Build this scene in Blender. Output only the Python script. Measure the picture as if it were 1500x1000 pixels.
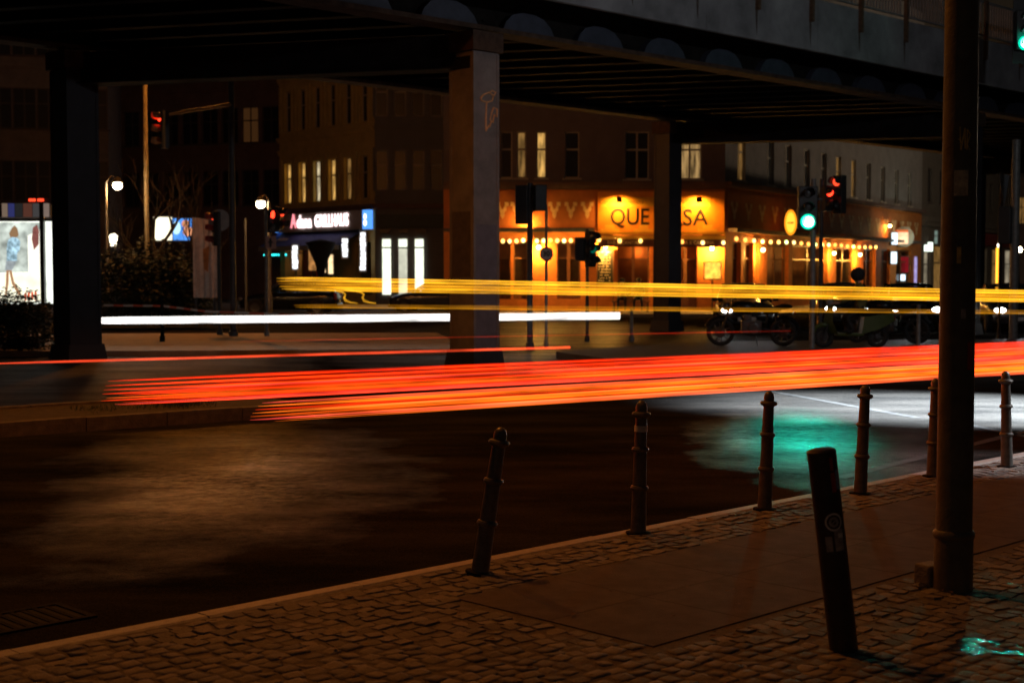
import bpy, bmesh, math, random
from mathutils import Vector, Matrix
random.seed(7)
R = math.radians
for _o in list(bpy.data.objects):
    bpy.data.objects.remove(_o)
SC = bpy.context.scene
COL = SC.collection
# ------------------------------------------------------------------ camera
CAMZ = 1.75
FPX = 1500 * 50 / 36.0
TAU = math.atan(104 / FPX)
cam_d = bpy.data.cameras.new('camera')
cam = bpy.data.objects.new('camera', cam_d)
COL.objects.link(cam)
cam.location = (0, 0, CAMZ)
cam.rotation_euler = (R(90) - TAU, 0, 0)
cam_d.lens = 50
cam_d.sensor_width = 36
cam_d.clip_end = 2000
cam_d.dof.use_dof = True
cam_d.dof.focus_distance = 10.5
cam_d.dof.aperture_fstop = 2.8
SC.camera = cam
# ------------------------------------------------------------------ world, night sky
W = bpy.data.worlds.new('World')
SC.world = W
W.use_nodes = True
_nt = W.node_tree
_bg = _nt.nodes['Background']
_sky = _nt.nodes.new('ShaderNodeTexSky')
_sky.sky_type = 'NISHITA'
_sky.sun_disc = False
_sky.sun_elevation = R(-1.5)
_sky.sun_rotation = R(200)
_nt.links.new(_sky.outputs[0], _bg.inputs[0])
_bg.inputs[1].default_value = 0.03
# ------------------------------------------------------------------ exposure and render settings
SC.view_settings.view_transform = 'Standard'
SC.view_settings.look = 'None'
SC.view_settings.exposure = 0.0
SC.view_settings.gamma = 1.0
SC.view_settings.use_curve_mapping = False
SC.render.engine = 'CYCLES'
SC.cycles.use_denoising = True
SC.cycles.max_bounces = 5
SC.cycles.diffuse_bounces = 2
SC.cycles.glossy_bounces = 3
SC.cycles.transparent_max_bounces = 24
SC.cycles.sample_clamp_indirect = 4.0

def ray(px, py):
    a = (px - 750) / FPX
    b = (500 - py) / FPX
    return Vector((a, math.cos(TAU) + b * math.sin(TAU), -math.sin(TAU) + b * math.cos(TAU)))
def at_z(px, py, z):
    d = ray(px, py)
    return Vector((0, 0, CAMZ)) + d * ((z - CAMZ) / d.z)
def at_y(px, py, Y):
    d = ray(px, py)
    return Vector((0, 0, CAMZ)) + d * (Y / d.y)

# ------------------------------------------------------------------ materials
MATS = {}
def pm(name, col, rough=0.6, metal=0.0, var=0.25, scale=6.0, bump=0.0, bscale=60.0, spec=0.5, rvar=0.0):
    if name in MATS:
        return MATS[name]
    m = bpy.data.materials.new(name)
    m.use_nodes = True
    nt = m.node_tree
    b = nt.nodes['Principled BSDF']
    tc = nt.nodes.new('ShaderNodeTexCoord')
    n = nt.nodes.new('ShaderNodeTexNoise')
    n.inputs['Scale'].default_value = scale
    n.inputs['Detail'].default_value = 6
    n.inputs['Roughness'].default_value = 0.65
    nt.links.new(tc.outputs['Object'], n.inputs['Vector'])
    rp = nt.nodes.new('ShaderNodeValToRGB')
    rp.color_ramp.elements[0].position = 0.3
    rp.color_ramp.elements[1].position = 0.72
    lo = [max(0, c * (1 - var)) for c in col]
    hi = [min(1, c * (1 + var)) for c in col]
    rp.color_ramp.elements[0].color = (*lo, 1)
    rp.color_ramp.elements[1].color = (*hi, 1)
    nt.links.new(n.outputs['Fac'], rp.inputs['Fac'])
    nt.links.new(rp.outputs['Color'], b.inputs['Base Color'])
    b.inputs['Roughness'].default_value = rough
    b.inputs['Metallic'].default_value = metal
    b.inputs['Specular IOR Level'].default_value = spec
    if rvar:
        mr = nt.nodes.new('ShaderNodeMapRange')
        mr.inputs['From Min'].default_value = 0.35
        mr.inputs['From Max'].default_value = 0.65
        mr.inputs['To Min'].default_value = max(0.03, rough - rvar)
        mr.inputs['To Max'].default_value = min(1, rough + rvar)
        nt.links.new(n.outputs['Fac'], mr.inputs['Value'])
        nt.links.new(mr.outputs['Result'], b.inputs['Roughness'])
    if bump:
        n2 = nt.nodes.new('ShaderNodeTexNoise')
        n2.inputs['Scale'].default_value = bscale
        n2.inputs['Detail'].default_value = 4
        nt.links.new(tc.outputs['Object'], n2.inputs['Vector'])
        bp = nt.nodes.new('ShaderNodeBump')
        bp.inputs['Strength'].default_value = bump
        bp.inputs['Distance'].default_value = 0.02
        nt.links.new(n2.outputs['Fac'], bp.inputs['Height'])
        nt.links.new(bp.outputs['Normal'], b.inputs['Normal'])
    MATS[name] = m
    return m
def em(name, col, strength=1.0, var=0.0, scale=10.0, stretch=None):
    if name in MATS:
        return MATS[name]
    m = bpy.data.materials.new(name)
    m.use_nodes = True
    nt = m.node_tree
    nt.nodes.remove(nt.nodes['Principled BSDF'])
    e = nt.nodes.new('ShaderNodeEmission')
    e.inputs[1].default_value = strength
    e.inputs[0].default_value = (*col, 1)
    if var:
        tc = nt.nodes.new('ShaderNodeTexCoord')
        n = nt.nodes.new('ShaderNodeTexNoise')
        n.inputs['Scale'].default_value = scale
        nt.links.new(tc.outputs['Object'], n.inputs['Vector'])
        if stretch:
            mp = nt.nodes.new('ShaderNodeMapping')
            mp.inputs['Scale'].default_value = stretch
            nt.links.new(tc.outputs['Object'], mp.inputs[0])
            nt.links.new(mp.outputs[0], n.inputs['Vector'])
        mr = nt.nodes.new('ShaderNodeMapRange')
        mr.inputs['From Min'].default_value = 0.3
        mr.inputs['From Max'].default_value = 0.7
        mr.inputs['To Min'].default_value = strength * (1 - var)
        mr.inputs['To Max'].default_value = strength * (1 + var)
        nt.links.new(n.outputs['Fac'], mr.inputs['Value'])
        nt.links.new(mr.outputs['Result'], e.inputs[1])
    nt.links.new(e.outputs[0], nt.nodes['Material Output'].inputs[0])
    MATS[name] = m
    return m
RZ = -0.12
WET_SPOTS = [(-2.35, 12.6, 1.6, .8), (-3.4, 16.0, 1.3, .3), (3.25, 15.2, 1.5, .85), (4.1, 18.4, 1.2, .5), (*at_z(820, 500, RZ)[:2], 6.0, .7), (*at_z(100, 545, RZ)[:2], 4.5, .25)]
WET_Y = 0.36
def wet_asphalt():
    m = bpy.data.materials.new('wet_asphalt')
    m.use_nodes = True
    nt = m.node_tree
    L = nt.links
    b = nt.nodes['Principled BSDF']
    tc = nt.nodes.new('ShaderNodeTexCoord')
    mp = nt.nodes.new('ShaderNodeMapping')
    mp.inputs['Rotation'].default_value = (0, 0, R(-44))
    mp.inputs['Scale'].default_value = (0.35, 1.0, 1)
    L.new(tc.outputs['Object'], mp.inputs['Vector'])
    n1 = nt.nodes.new('ShaderNodeTexNoise')
    n1.inputs['Scale'].default_value = 1.3
    n1.inputs['Detail'].default_value = 7
    n1.inputs['Roughness'].default_value = 0.6
    L.new(mp.outputs[0], n1.inputs['Vector'])
    n2 = nt.nodes.new('ShaderNodeTexNoise')
    n2.inputs['Scale'].default_value = 120
    n2.inputs['Detail'].default_value = 5
    L.new(tc.outputs['Object'], n2.inputs['Vector'])
    vo = nt.nodes.new('ShaderNodeTexVoronoi')
    vo.inputs['Scale'].default_value = 70
    L.new(tc.outputs['Object'], vo.inputs['Vector'])
    rp = nt.nodes.new('ShaderNodeValToRGB')
    rp.color_ramp.elements[0].position = 0.32
    rp.color_ramp.elements[1].position = 0.7
    rp.color_ramp.elements[0].color = (0.010, 0.010, 0.010, 1)
    rp.color_ramp.elements[1].color = (0.042, 0.039, 0.036, 1)
    mx = nt.nodes.new('ShaderNodeMath')
    mx.operation = 'MULTIPLY_ADD'
    L.new(n2.outputs['Fac'], mx.inputs[0])
    mx.inputs[1].default_value = 0.9
    L.new(n1.outputs['Fac'], mx.inputs[2])
    sb = nt.nodes.new('ShaderNodeMath')
    sb.operation = 'SUBTRACT'
    L.new(mx.outputs[0], sb.inputs[0])
    sb.inputs[1].default_value = 0.45
    L.new(sb.outputs[0], rp.inputs['Fac'])
    L.new(rp.outputs[0], b.inputs['Base Color'])
    # damp areas: broken noise patches, glossiest at spots placed to catch the lamp reflections
    wn = nt.nodes.new('ShaderNodeTexNoise')
    wn.inputs['Scale'].default_value = 0.9
    wn.inputs['Detail'].default_value = 6
    wn.inputs['Roughness'].default_value = 0.62
    L.new(tc.outputs['Object'], wn.inputs['Vector'])
    ws = nt.nodes.new('ShaderNodeVectorMath')
    ws.operation = 'MULTIPLY_ADD'
    ws.inputs[1].default_value = (2.6, 1.6, 0)
    ws.inputs[2].default_value = (-1.3, -0.8, 0)
    L.new(wn.outputs['Color'], ws.inputs[0])
    wm = nt.nodes.new('ShaderNodeVectorMath')
    wm.operation = 'MULTIPLY_ADD'
    wm.inputs[1].default_value = (1, WET_Y, 0)
    L.new(tc.outputs['Object'], wm.inputs[0])
    L.new(ws.outputs[0], wm.inputs[2])
    sep = []
    for (cx, cy, rad, boost) in WET_SPOTS:
        vd = nt.nodes.new('ShaderNodeVectorMath')
        vd.operation = 'DISTANCE'
        L.new(wm.outputs[0], vd.inputs[0])
        vd.inputs[1].default_value = (cx, cy * WET_Y, 0)
        q = nt.nodes.new('ShaderNodeMapRange')
        q.interpolation_type = 'SMOOTHSTEP'
        q.inputs['From Min'].default_value = rad
        q.inputs['From Max'].default_value = 0.0
        q.inputs['To Min'].default_value = 0.0
        q.inputs['To Max'].default_value = boost
        L.new(vd.outputs['Value'], q.inputs['Value'])
        sep.append(q.outputs[0])
    n3 = nt.nodes.new('ShaderNodeTexNoise')
    n3.inputs['Scale'].default_value = 9
    n3.inputs['Detail'].default_value = 6
    n3.inputs['Roughness'].default_value = 0.7
    L.new(tc.outputs['Object'], n3.inputs['Vector'])
    av = nt.nodes.new('ShaderNodeMath')
    av.operation = 'ADD'
    L.new(n1.outputs['Fac'], av.inputs[0])
    L.new(n3.outputs['Fac'], av.inputs[1])
    md = nt.nodes.new('ShaderNodeMapRange')
    md.inputs['From Min'].default_value = 0.75
    md.inputs['From Max'].default_value = 1.25
    md.inputs['To Min'].default_value = 0.15
    md.inputs['To Max'].default_value = 1.25
    L.new(av.outputs[0], md.inputs['Value'])
    acc = None
    for o_ in sep:
        if acc is None:
            acc = o_
            continue
        ad = nt.nodes.new('ShaderNodeMath')
        ad.operation = 'ADD'
        ad.use_clamp = True
        L.new(acc, ad.inputs[0])
        L.new(o_, ad.inputs[1])
        acc = ad.outputs[0]
    wet = nt.nodes.new('ShaderNodeMath')
    wet.operation = 'MULTIPLY'
    wet.use_clamp = True
    L.new(acc, wet.inputs[0])
    L.new(md.outputs[0], wet.inputs[1])
    mr = nt.nodes.new('ShaderNodeMapRange')
    mr.inputs['To Min'].default_value = 0.6
    mr.inputs['To Max'].default_value = 0.27
    L.new(wet.outputs[0], mr.inputs['Value'])
    L.new(mr.outputs[0], b.inputs['Roughness'])
    sp = nt.nodes.new('ShaderNodeMapRange')
    sp.inputs['To Min'].default_value = 0.0
    sp.inputs['To Max'].default_value = 0.5
    L.new(wet.outputs[0], sp.inputs['Value'])
    L.new(sp.outputs[0], b.inputs['Specular IOR Level'])
    bp = nt.nodes.new('ShaderNodeBump')
    bp.inputs['Strength'].default_value = 0.55
    bp.inputs['Distance'].default_value = 0.008
    L.new(vo.outputs['Distance'], bp.inputs['Height'])
    L.new(bp.outputs[0], b.inputs['Normal'])
    return m
def trail(name, col, strength):
    # a thread of light in the air: it adds to what stands behind it and casts no shadow
    m = bpy.data.materials.new(name)
    m.use_nodes = True
    nt = m.node_tree
    nt.nodes.remove(nt.nodes['Principled BSDF'])
    e = nt.nodes.new('ShaderNodeEmission')
    e.inputs[0].default_value = (*col, 1)
    tc = nt.nodes.new('ShaderNodeTexCoord')
    mp = nt.nodes.new('ShaderNodeMapping')
    mp.inputs['Scale'].default_value = (0.5, 0.5, 6.0)
    n = nt.nodes.new('ShaderNodeTexNoise')
    n.inputs['Scale'].default_value = 2.2
    n.inputs['Detail'].default_value = 3
    mr = nt.nodes.new('ShaderNodeMapRange')
    mr.inputs['From Min'].default_value = 0.3
    mr.inputs['From Max'].default_value = 0.7
    mr.inputs['To Min'].default_value = strength * 0.32
    mr.inputs['To Max'].default_value = strength * 1.25
    nt.links.new(tc.outputs['Object'], mp.inputs[0])
    nt.links.new(mp.outputs[0], n.inputs['Vector'])
    nt.links.new(n.outputs['Fac'], mr.inputs['Value'])
    nt.links.new(mr.outputs[0], e.inputs[1])
    tr = nt.nodes.new('ShaderNodeBsdfTransparent')
    ad = nt.nodes.new('ShaderNodeAddShader')
    nt.links.new(e.outputs[0], ad.inputs[0])
    nt.links.new(tr.outputs[0], ad.inputs[1])
    nt.links.new(ad.outputs[0], nt.nodes['Material Output'].inputs[0])
    return m
def glass(name, tint, alpha, rough=0.05):
    if name in MATS:
        return MATS[name]
    m = bpy.data.materials.new(name)
    m.use_nodes = True
    nt = m.node_tree
    b = nt.nodes['Principled BSDF']
    b.inputs['Base Color'].default_value = (*tint, 1)
    b.inputs['Roughness'].default_value = rough
    b.inputs['Alpha'].default_value = alpha
    MATS[name] = m
    return m

# ------------------------------------------------------------------ mesh helpers
class MB:
    def __init__(s, M=None):
        s.v = []
        s.f = []
        s.M = M
    def add(s, vs, fs):
        o = len(s.v)
        for p in vs:
            p = Vector(p)
            if s.M is not None:
                p = s.M @ p
            s.v.append(p)
        for f in fs:
            s.f.append(tuple(i + o for i in f))
    def box(s, x0, x1, y0, y1, z0, z1, sk=0.0):
        x0, x1 = min(x0, x1), max(x0, x1)
        y0, y1 = min(y0, y1), max(y0, y1)
        z0, z1 = min(z0, z1), max(z0, z1)
        s.add([(x0, y0, z0), (x1, y0, z0), (x1, y1, z0), (x0, y1, z0),
               (x0 + sk, y0 + sk, z1), (x1 - sk, y0 + sk, z1), (x1 - sk, y1 - sk, z1), (x0 + sk, y1 - sk, z1)],
              [(3, 2, 1, 0), (4, 5, 6, 7), (0, 1, 5, 4), (1, 2, 6, 5), (2, 3, 7, 6), (3, 0, 4, 7)])
        return s
    def bar(s, p0, p1, w, h, up=(0, 0, 1)):
        p0, p1 = Vector(p0), Vector(p1)
        d = (p1 - p0).normalized()
        up = Vector(up)
        sd = d.cross(up)
        if sd.length < 1e-4:
            sd = d.cross(Vector((1, 0, 0)))
        sd.normalize()
        u = sd.cross(d)
        vs = []
        for p in (p0, p1):
            for a, b in ((-1, -1), (1, -1), (1, 1), (-1, 1)):
                vs.append(p + sd * a * w / 2 + u * b * h / 2)
        s.add(vs, [(0, 1, 2, 3), (7, 6, 5, 4), (0, 4, 5, 1), (1, 5, 6, 2), (2, 6, 7, 3), (3, 7, 4, 0)])
        return s
    def tube(s, pts, rad, n=8, flat=1.0, caps=True):
        pts = [Vector(p) for p in pts]
        m = len(pts)
        rs = rad if isinstance(rad, (list, tuple)) else [rad] * m
        vs = []
        prev = None
        for i, p in enumerate(pts):
            if i == 0:
                d = pts[1] - p
            elif i == m - 1:
                d = p - pts[i - 1]
            else:
                d = pts[i + 1] - pts[i - 1]
            d.normalize()
            up = Vector((0, 0, 1)) if abs(d.z) < 0.95 else Vector((0, 1, 0))
            sd = d.cross(up).normalized()
            if prev is not None and sd.dot(prev) < 0:
                sd = -sd
            prev = sd
            u = sd.cross(d)
            for k in range(n):
                a = 2 * math.pi * k / n
                vs.append(p + sd * math.cos(a) * rs[i] * flat + u * math.sin(a) * rs[i])
        fs = []
        for i in range(m - 1):
            for k in range(n):
                k2 = (k + 1) % n
                fs.append((i * n + k, i * n + k2, (i + 1) * n + k2, (i + 1) * n + k))
        if caps:
            fs.append(tuple(range(n - 1, -1, -1)))
            fs.append(tuple((m - 1) * n + k for k in range(n)))
        s.add(vs, fs)
        return s
    def lathe(s, prof, n=16, c=(0, 0, 0), axis='z'):
        vs = []
        for r, z in prof:
            for k in range(n):
                a = 2 * math.pi * k / n
                if axis == 'z':
                    vs.append((c[0] + r * math.cos(a), c[1] + r * math.sin(a), c[2] + z))
                elif axis == 'y':
                    vs.append((c[0] + r * math.cos(a), c[1] + z, c[2] + r * math.sin(a)))
                else:
                    vs.append((c[0] + z, c[1] + r * math.cos(a), c[2] + r * math.sin(a)))
        m = len(prof)
        fs = []
        for i in range(m - 1):
            for k in range(n):
                k2 = (k + 1) % n
                fs.append((i * n + k, i * n + k2, (i + 1) * n + k2, (i + 1) * n + k))
        fs.append(tuple(range(n - 1, -1, -1)))
        fs.append(tuple((m - 1) * n + k for k in range(n)))
        s.add(vs, fs)
        return s
    def ball(s, c, r, n=10, sq=(1, 1, 1)):
        prof = []
        k = max(4, n // 2)
        for i in range(k + 1):
            a = -math.pi / 2 + math.pi * i / k
            prof.append((max(1e-4, r * math.cos(a)), r * math.sin(a)))
        o = len(s.v)
        M0 = s.M
        s.M = (M0 if M0 is not None else Matrix()) @ Matrix.Translation(Vector(c)) @ Matrix.Diagonal((*sq, 1))
        s.lathe(prof, n)
        s.M = M0
        return s
    def prism(s, poly, y0, y1):           # polygon in x,z extruded along y
        n = len(poly)
        vs = [(x, y0, z) for x, z in poly] + [(x, y1, z) for x, z in poly]
        fs = [tuple(range(n)), tuple(range(2 * n - 1, n - 1, -1))]
        for i in range(n):
            j = (i + 1) % n
            fs.append((i, i + n, j + n, j))
        s.add(vs, fs)
        return s
    def plate(s, poly, z0, z1):           # polygon in x,y extruded along z
        n = len(poly)
        vs = [(x, y, z0) for x, y in poly] + [(x, y, z1) for x, y in poly]
        fs = [tuple(range(n - 1, -1, -1)), tuple(range(n, 2 * n))]
        for i in range(n):
            j = (i + 1) % n
            fs.append((i, j, j + n, i + n))
        s.add(vs, fs)
        return s
    def mesh(s, name, mat, smooth=False, fix=True):
        me = bpy.data.meshes.new(name)
        me.from_pydata([tuple(v) for v in s.v], [], s.f)
        if fix:
            bm = bmesh.new()
            bm.from_mesh(me)
            bmesh.ops.recalc_face_normals(bm, faces=bm.faces)
            bm.to_mesh(me)
            bm.free()
        if smooth:
            me.polygons.foreach_set('use_smooth', [True] * len(me.polygons))
        if mat is not None:
            me.materials.append(mat)
        return me
    def build(s, name, mat, parent=None, smooth=False, loc=None, rot=None, bevel=0.0, fix=True):
        o = bpy.data.objects.new(name, s.mesh(name, mat, smooth, fix))
        COL.objects.link(o)
        if parent is not None:
            o.parent = parent
        if loc is not None:
            o.location = loc
        if rot is not None:
            o.rotation_euler = rot
        if bevel:
            b = o.modifiers.new('bevel', 'BEVEL')
            b.width = bevel
            b.segments = 2
            b.limit_method = 'ANGLE'
        if smooth:
            try:
                o.data.set_sharp_from_angle(angle=R(40))
            except Exception:
                pass
        return o
def tag(o, label=None, cat=None, group=None, kind=None):
    if label:
        o['label'] = label
    if cat:
        o['category'] = cat
    if group:
        o['group'] = group
    if kind:
        o['kind'] = kind
    return o
def thing(name, label, cat, loc=(0, 0, 0), rz=0.0, group=None, tilt=None):
    o = bpy.data.objects.new(name, None)
    COL.objects.link(o)
    o.empty_display_size = 0.2
    o.location = loc
    o.rotation_euler = (tilt[0], tilt[1], rz) if tilt else (0, 0, rz)
    return tag(o, label, cat, group)
def inst(name, me, parent, loc=(0, 0, 0), rot=(0, 0, 0), scale=None):
    o = bpy.data.objects.new(name, me)
    COL.objects.link(o)
    o.parent = parent
    o.location = loc
    o.rotation_euler = rot
    if scale:
        o.scale = scale
    return o
def copy_tree(o, parent=None):
    c = o.copy()
    COL.objects.link(c)
    c.parent = parent
    for ch in list(o.children):
        copy_tree(ch, c)
    return c
def text_part(name, txt, size, mat, parent, loc, rot=(R(90), 0, 0), extrude=0.01, align='CENTER', xs=1.0, bold=0.0, fit=None):
    cu = bpy.data.curves.new(name, 'FONT')
    cu.body = txt
    cu.size = size
    cu.extrude = extrude
    cu.align_x = align
    cu.align_y = 'CENTER'
    cu.offset = bold
    cu.resolution_u = 3
    tmp = bpy.data.objects.new('tmp_text', cu)
    COL.objects.link(tmp)
    dg = bpy.context.evaluated_depsgraph_get()
    me = bpy.data.meshes.new_from_object(tmp.evaluated_get(dg))
    bpy.data.objects.remove(tmp)
    me.name = name
    me.materials.clear()
    me.materials.append(mat)
    if fit:
        xx = [v.co.x for v in me.vertices]
        xs = fit / (max(xx) - min(xx))
    o = bpy.data.objects.new(name, me)
    COL.objects.link(o)
    o.parent = parent
    o.location = loc
    o.rotation_euler = rot
    o.scale = (xs, 1, 1)
    return o
def lamp(name, kind, loc, col, power, parent=None, radius=0.08, target=None, angle=90, blend=0.6):
    ld = bpy.data.lights.new(name, kind)
    ld.color = col
    ld.energy = power
    if kind in ('POINT', 'SPOT'):
        ld.shadow_soft_size = radius
    if kind == 'SPOT':
        ld.spot_size = R(angle)
        ld.spot_blend = blend
    o = bpy.data.objects.new(name, ld)
    COL.objects.link(o)
    o.location = loc
    if target is not None:
        d = Vector(target) - Vector(loc)
        o.rotation_euler = d.to_track_quat('-Z', 'Y').to_euler()
    if parent is not None:
        o.parent = parent
    return o
# ------------------------------------------------------------------ street frame
# road level RZ; the near pavement is z = 0
TH = R(44.5)
E2 = Vector((math.cos(TH), math.sin(TH), 0))
N2 = Vector((math.sin(TH), -math.cos(TH), 0))
K0 = at_z(700, 815, 0)
def st(s, t, z=0.0):
    p = K0 + E2 * s + N2 * t
    return Vector((p.x, p.y, z))
def to_st(p):
    d = p - K0
    return d.dot(E2), d.dot(N2)
# ------------------------------------------------------------------ road
ASPH = wet_asphalt()
mb = MB()
NX = 60
gx = [-300 + 600 * i / NX for i in range(NX + 1)]
mb.add([(-300, -60, RZ), (300, -60, RZ), (300, 700, RZ), (-300, 700, RZ)], [(0, 1, 2, 3)])
road = tag(mb.build('road', ASPH), kind='structure')
# painted lane lines on the right of the road
PAINT = pm('road_paint', (0.05, 0.05, 0.05), 0.6, var=0.6, scale=7, spec=0.15)
def road_line(p0, p1, w, z=RZ + 0.004):
    m = MB()
    d = (p1 - p0).normalized()
    sd = Vector((-d.y, d.x, 0)) * w / 2
    a, b = Vector((p0.x, p0.y, z)), Vector((p1.x, p1.y, z))
    m.add([a - sd, b - sd, b + sd, a + sd], [(0, 1, 2, 3)])
    o = m.build('lane_line', PAINT, None)
    return tag(o, kind='structure')
road_line(at_z(1128, 573, RZ), at_z(1345, 612, RZ), 0.13)
road_line(at_z(1418, 622, RZ), at_z(1545, 648, RZ), 0.13)
road_line(at_z(1230, 700, RZ), at_z(1500, 632, RZ), 0.12)
# ------------------------------------------------------------------ near pavement
SAND = pm('paving_sand', (0.12, 0.10, 0.08), 0.9, var=0.4, scale=40, bump=0.4, bscale=150)
COB = [pm('cobble_a', (0.21, 0.19, 0.17), 0.75, var=0.3, scale=11, bump=0.5, bscale=70, rvar=0.12, spec=0.12),
       pm('cobble_b', (0.155, 0.14, 0.13), 0.7, var=0.3, scale=13, bump=0.5, bscale=70, rvar=0.12, spec=0.12),
       pm('cobble_c', (0.26, 0.23, 0.2), 0.8, var=0.3, scale=9, bump=0.5, bscale=70, rvar=0.12, spec=0.12)]
KERB = pm('kerb_granite', (0.34, 0.31, 0.28), 0.6, var=0.25, scale=18, bump=0.3, bscale=120)
SLAB = pm('paving_slab_granite', (0.125, 0.10, 0.085), 0.85, spec=0.06, var=0.3, scale=4, bump=0.35, bscale=110)
mb = MB()
c = [st(-40, 0.13, -0.007), st(-40, 30, -0.007), st(90, 30, -0.007), st(90, 0.13, -0.007)]
d4 = [Vector((p.x, p.y, -0.3)) for p in c]
mb.add(c + d4, [(0, 1, 2, 3), (0, 4, 5, 1), (1, 5, 6, 2), (2, 6, 7, 3), (3, 7, 4, 0)])
pave = tag(mb.build('near_pavement', SAND), kind='structure')
# kerb stones
kerb = tag(bpy.data.objects.new('near_kerb', None), kind='structure')
COL.objects.link(kerb)
kmesh = []
for i in range(4):
    m = MB()
    rr = 0.02
    Lk = 1.0
    prof = [(0, -0.2), (0.006, -0.02 - 0.004 * i), (0.03, 0.0), (0.13, 0.002), (0.15, -0.01), (0.15, -0.2)]
    vs = []
    for xx in (0.003, Lk - 0.003):
        for (t, z) in prof:
            vs.append((xx, -t + random.uniform(-.002, .002), z + random.uniform(-.002, .002)))
    n = len(prof)
    fs = [tuple(range(n)), tuple(range(2 * n - 1, n - 1, -1))] + [(k, k + n, (k + 1) % n + n, (k + 1) % n) for k in range(n)]
    m.add(vs, fs)
    kmesh.append(m.mesh('kerb_stone', KERB))
for i in range(-9, 30):
    o = inst('kerb_stone', kmesh[i % 4], kerb, st(i * 1.0, 0, random.uniform(-0.003, 0.004)), (0, 0, TH))
# paving slabs (smooth walking strip)
sA, tA = to_st(at_z(670, 875, 0))
sB, tB = to_st(at_z(955, 946, 0))
S0 = (sA + sB) / 2
T0, T1 = tA, tB
slab = MB()
hw = (T1 - T0) / 2
slab.box(0.0008, 0.7492, -hw + 0.0008, -0.0008, -0.08, -0.001, 0.0008)
slab_me = slab.mesh('paving_slab', SLAB)
for i in range(26):
    for j in range(2):
        off = 0.37 * j
        inst('paving_slab', slab_me, pave, st(S0 + i * 0.75, T0 + j * hw, 0), (0, 0, TH))
# cobblestones
def cobble_mesh(w, l, seed, mat):
    rd = random.Random(seed)
    m = MB()
    rings = [(1.0, -0.05), (0.985, -0.006), (0.92, 0.001), (0.5, 0.002)]
    base = []
    for k in range(8):
        a = [R(q_) for q_ in (12, 38, 52, 128, 142, 218, 232, 308)][k] if False else R((18, 45, 90, 135, 180, 225, 270, 315)[k] + rd.uniform(-6, 6))
        ca, sa = math.cos(a), math.sin(a)
        q = max(abs(ca), abs(sa))
        bx, by = ca / q * 0.5 * l, sa / q * 0.5 * w
        f = (1.0 if k % 2 else .985) + rd.uniform(-.05, .02)
        base.append((bx * f, by * f))
    vs = []
    tiltx, tilty = rd.uniform(-.05, .05), rd.uniform(-.05, .05)
    for f, z in rings:
        for (bx, by) in base:
            vs.append((bx * f, by * f, z + (tiltx * bx + tilty * by if z > -0.02 else 0) + rd.uniform(-.001, .001)))
    fs = []
    for i in range(3):
        for k in range(8):
            k2 = (k + 1) % 8
            fs.append((i * 8 + k, i * 8 + k2, (i + 1) * 8 + k2, (i + 1) * 8 + k))
    fs.append(tuple(24 + k for k in range(8)))
    m.add(vs, fs)
    return m
CW, CL = 0.088, 0.106
variants = [cobble_mesh(CW, CL, 100 + i, None) for i in range(9)]
vmesh = [v.mesh('cobble', COB[i % 3], True) for i, v in enumerate(variants)]
spots = []
t = 0.15 + CW / 2
row = 0
while t < 6.3:
    s = -9 + random.uniform(0, CL)
    while s < 13:
        inslab = s > S0 - CL / 2 and T0 - CW / 2 < t < T1 + CW / 2
        if not inslab:
            p = st(s, t + 0.02 * math.sin(s * 2.1 + row) + random.uniform(-.011, .011), 0)
            if p.y > 4.2:
                px = 750 + FPX * p.x / p.y
                py = 396 + FPX * CAMZ / p.y
                if -350 < px < 1850 and py < 1250:
                    spots.append((p, px, py))
        s += CL * random.uniform(0.97, 1.12)
    t += CW * 1.04
    row += 1
def vis(q):
    p, px, py = q
    inside = -20 < px < 1520 and py < 1010
    return (0 if inside else 1, p.y)
spots.sort(key=vis)
stuffv = [MB(), MB(), MB()]
for i, (p, px, py) in enumerate(spots):
    k = random.randrange(9)
    sc = (random.uniform(.74, 1.12), random.uniform(.8, 1.12), 1)
    rz = TH + random.uniform(-.24, .24) + random.choice((0, math.pi))
    z = random.uniform(-0.007, 0.001)
    rx, ry = random.uniform(-.05, .05), random.uniform(-.05, .05)
    if i < 300:
        inst('cobble', vmesh[k], pave, (p.x, p.y, z), (rx, ry, rz), sc)
    else:
        M = Matrix.Translation((p.x, p.y, z)) @ Matrix.Rotation(rz, 4, 'Z') @ Matrix.Rotation(rx, 4, 'X') @ Matrix.Diagonal((*sc, 1))
        sv = stuffv[k % 3]
        sv.M = M
        sv.add([tuple(v) for v in variants[k].v], variants[k].f)
for k in range(3):
    o = stuffv[k].build('cobblestones', COB[k], pave, True)
    o['kind'] = 'stuff'
# fallen leaves and grit scattered on the cobbles
LEAF = pm('fallen_leaf', (0.16, 0.09, 0.035), 0.7, var=0.4, scale=30)
mb = MB()
for i in range(90):
    p = at_z(random.uniform(0, 1500), random.uniform(860, 1000), 0)
    s_, t_ = to_st(p)
    if t_ < 0.25:
        continue
    a = random.uniform(0, 6.28)
    r = random.uniform(.012, .028)
    M = Matrix.Translation((p.x, p.y, 0.012)) @ Matrix.Rotation(a, 4, 'Z') @ Matrix.Rotation(random.uniform(-.4, .4), 4, 'X')
    mb.M = M
    mb.add([(-r, 0, 0), (0, -r * .55, .003), (r, 0, 0), (0, r * .55, .003)], [(0, 1, 2, 3)])
lv = mb.build('fallen_leaves', LEAF)
tag(lv, 'small brown leaves and grit scattered over the cobbled pavement', 'leaves', kind='stuff')
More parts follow.
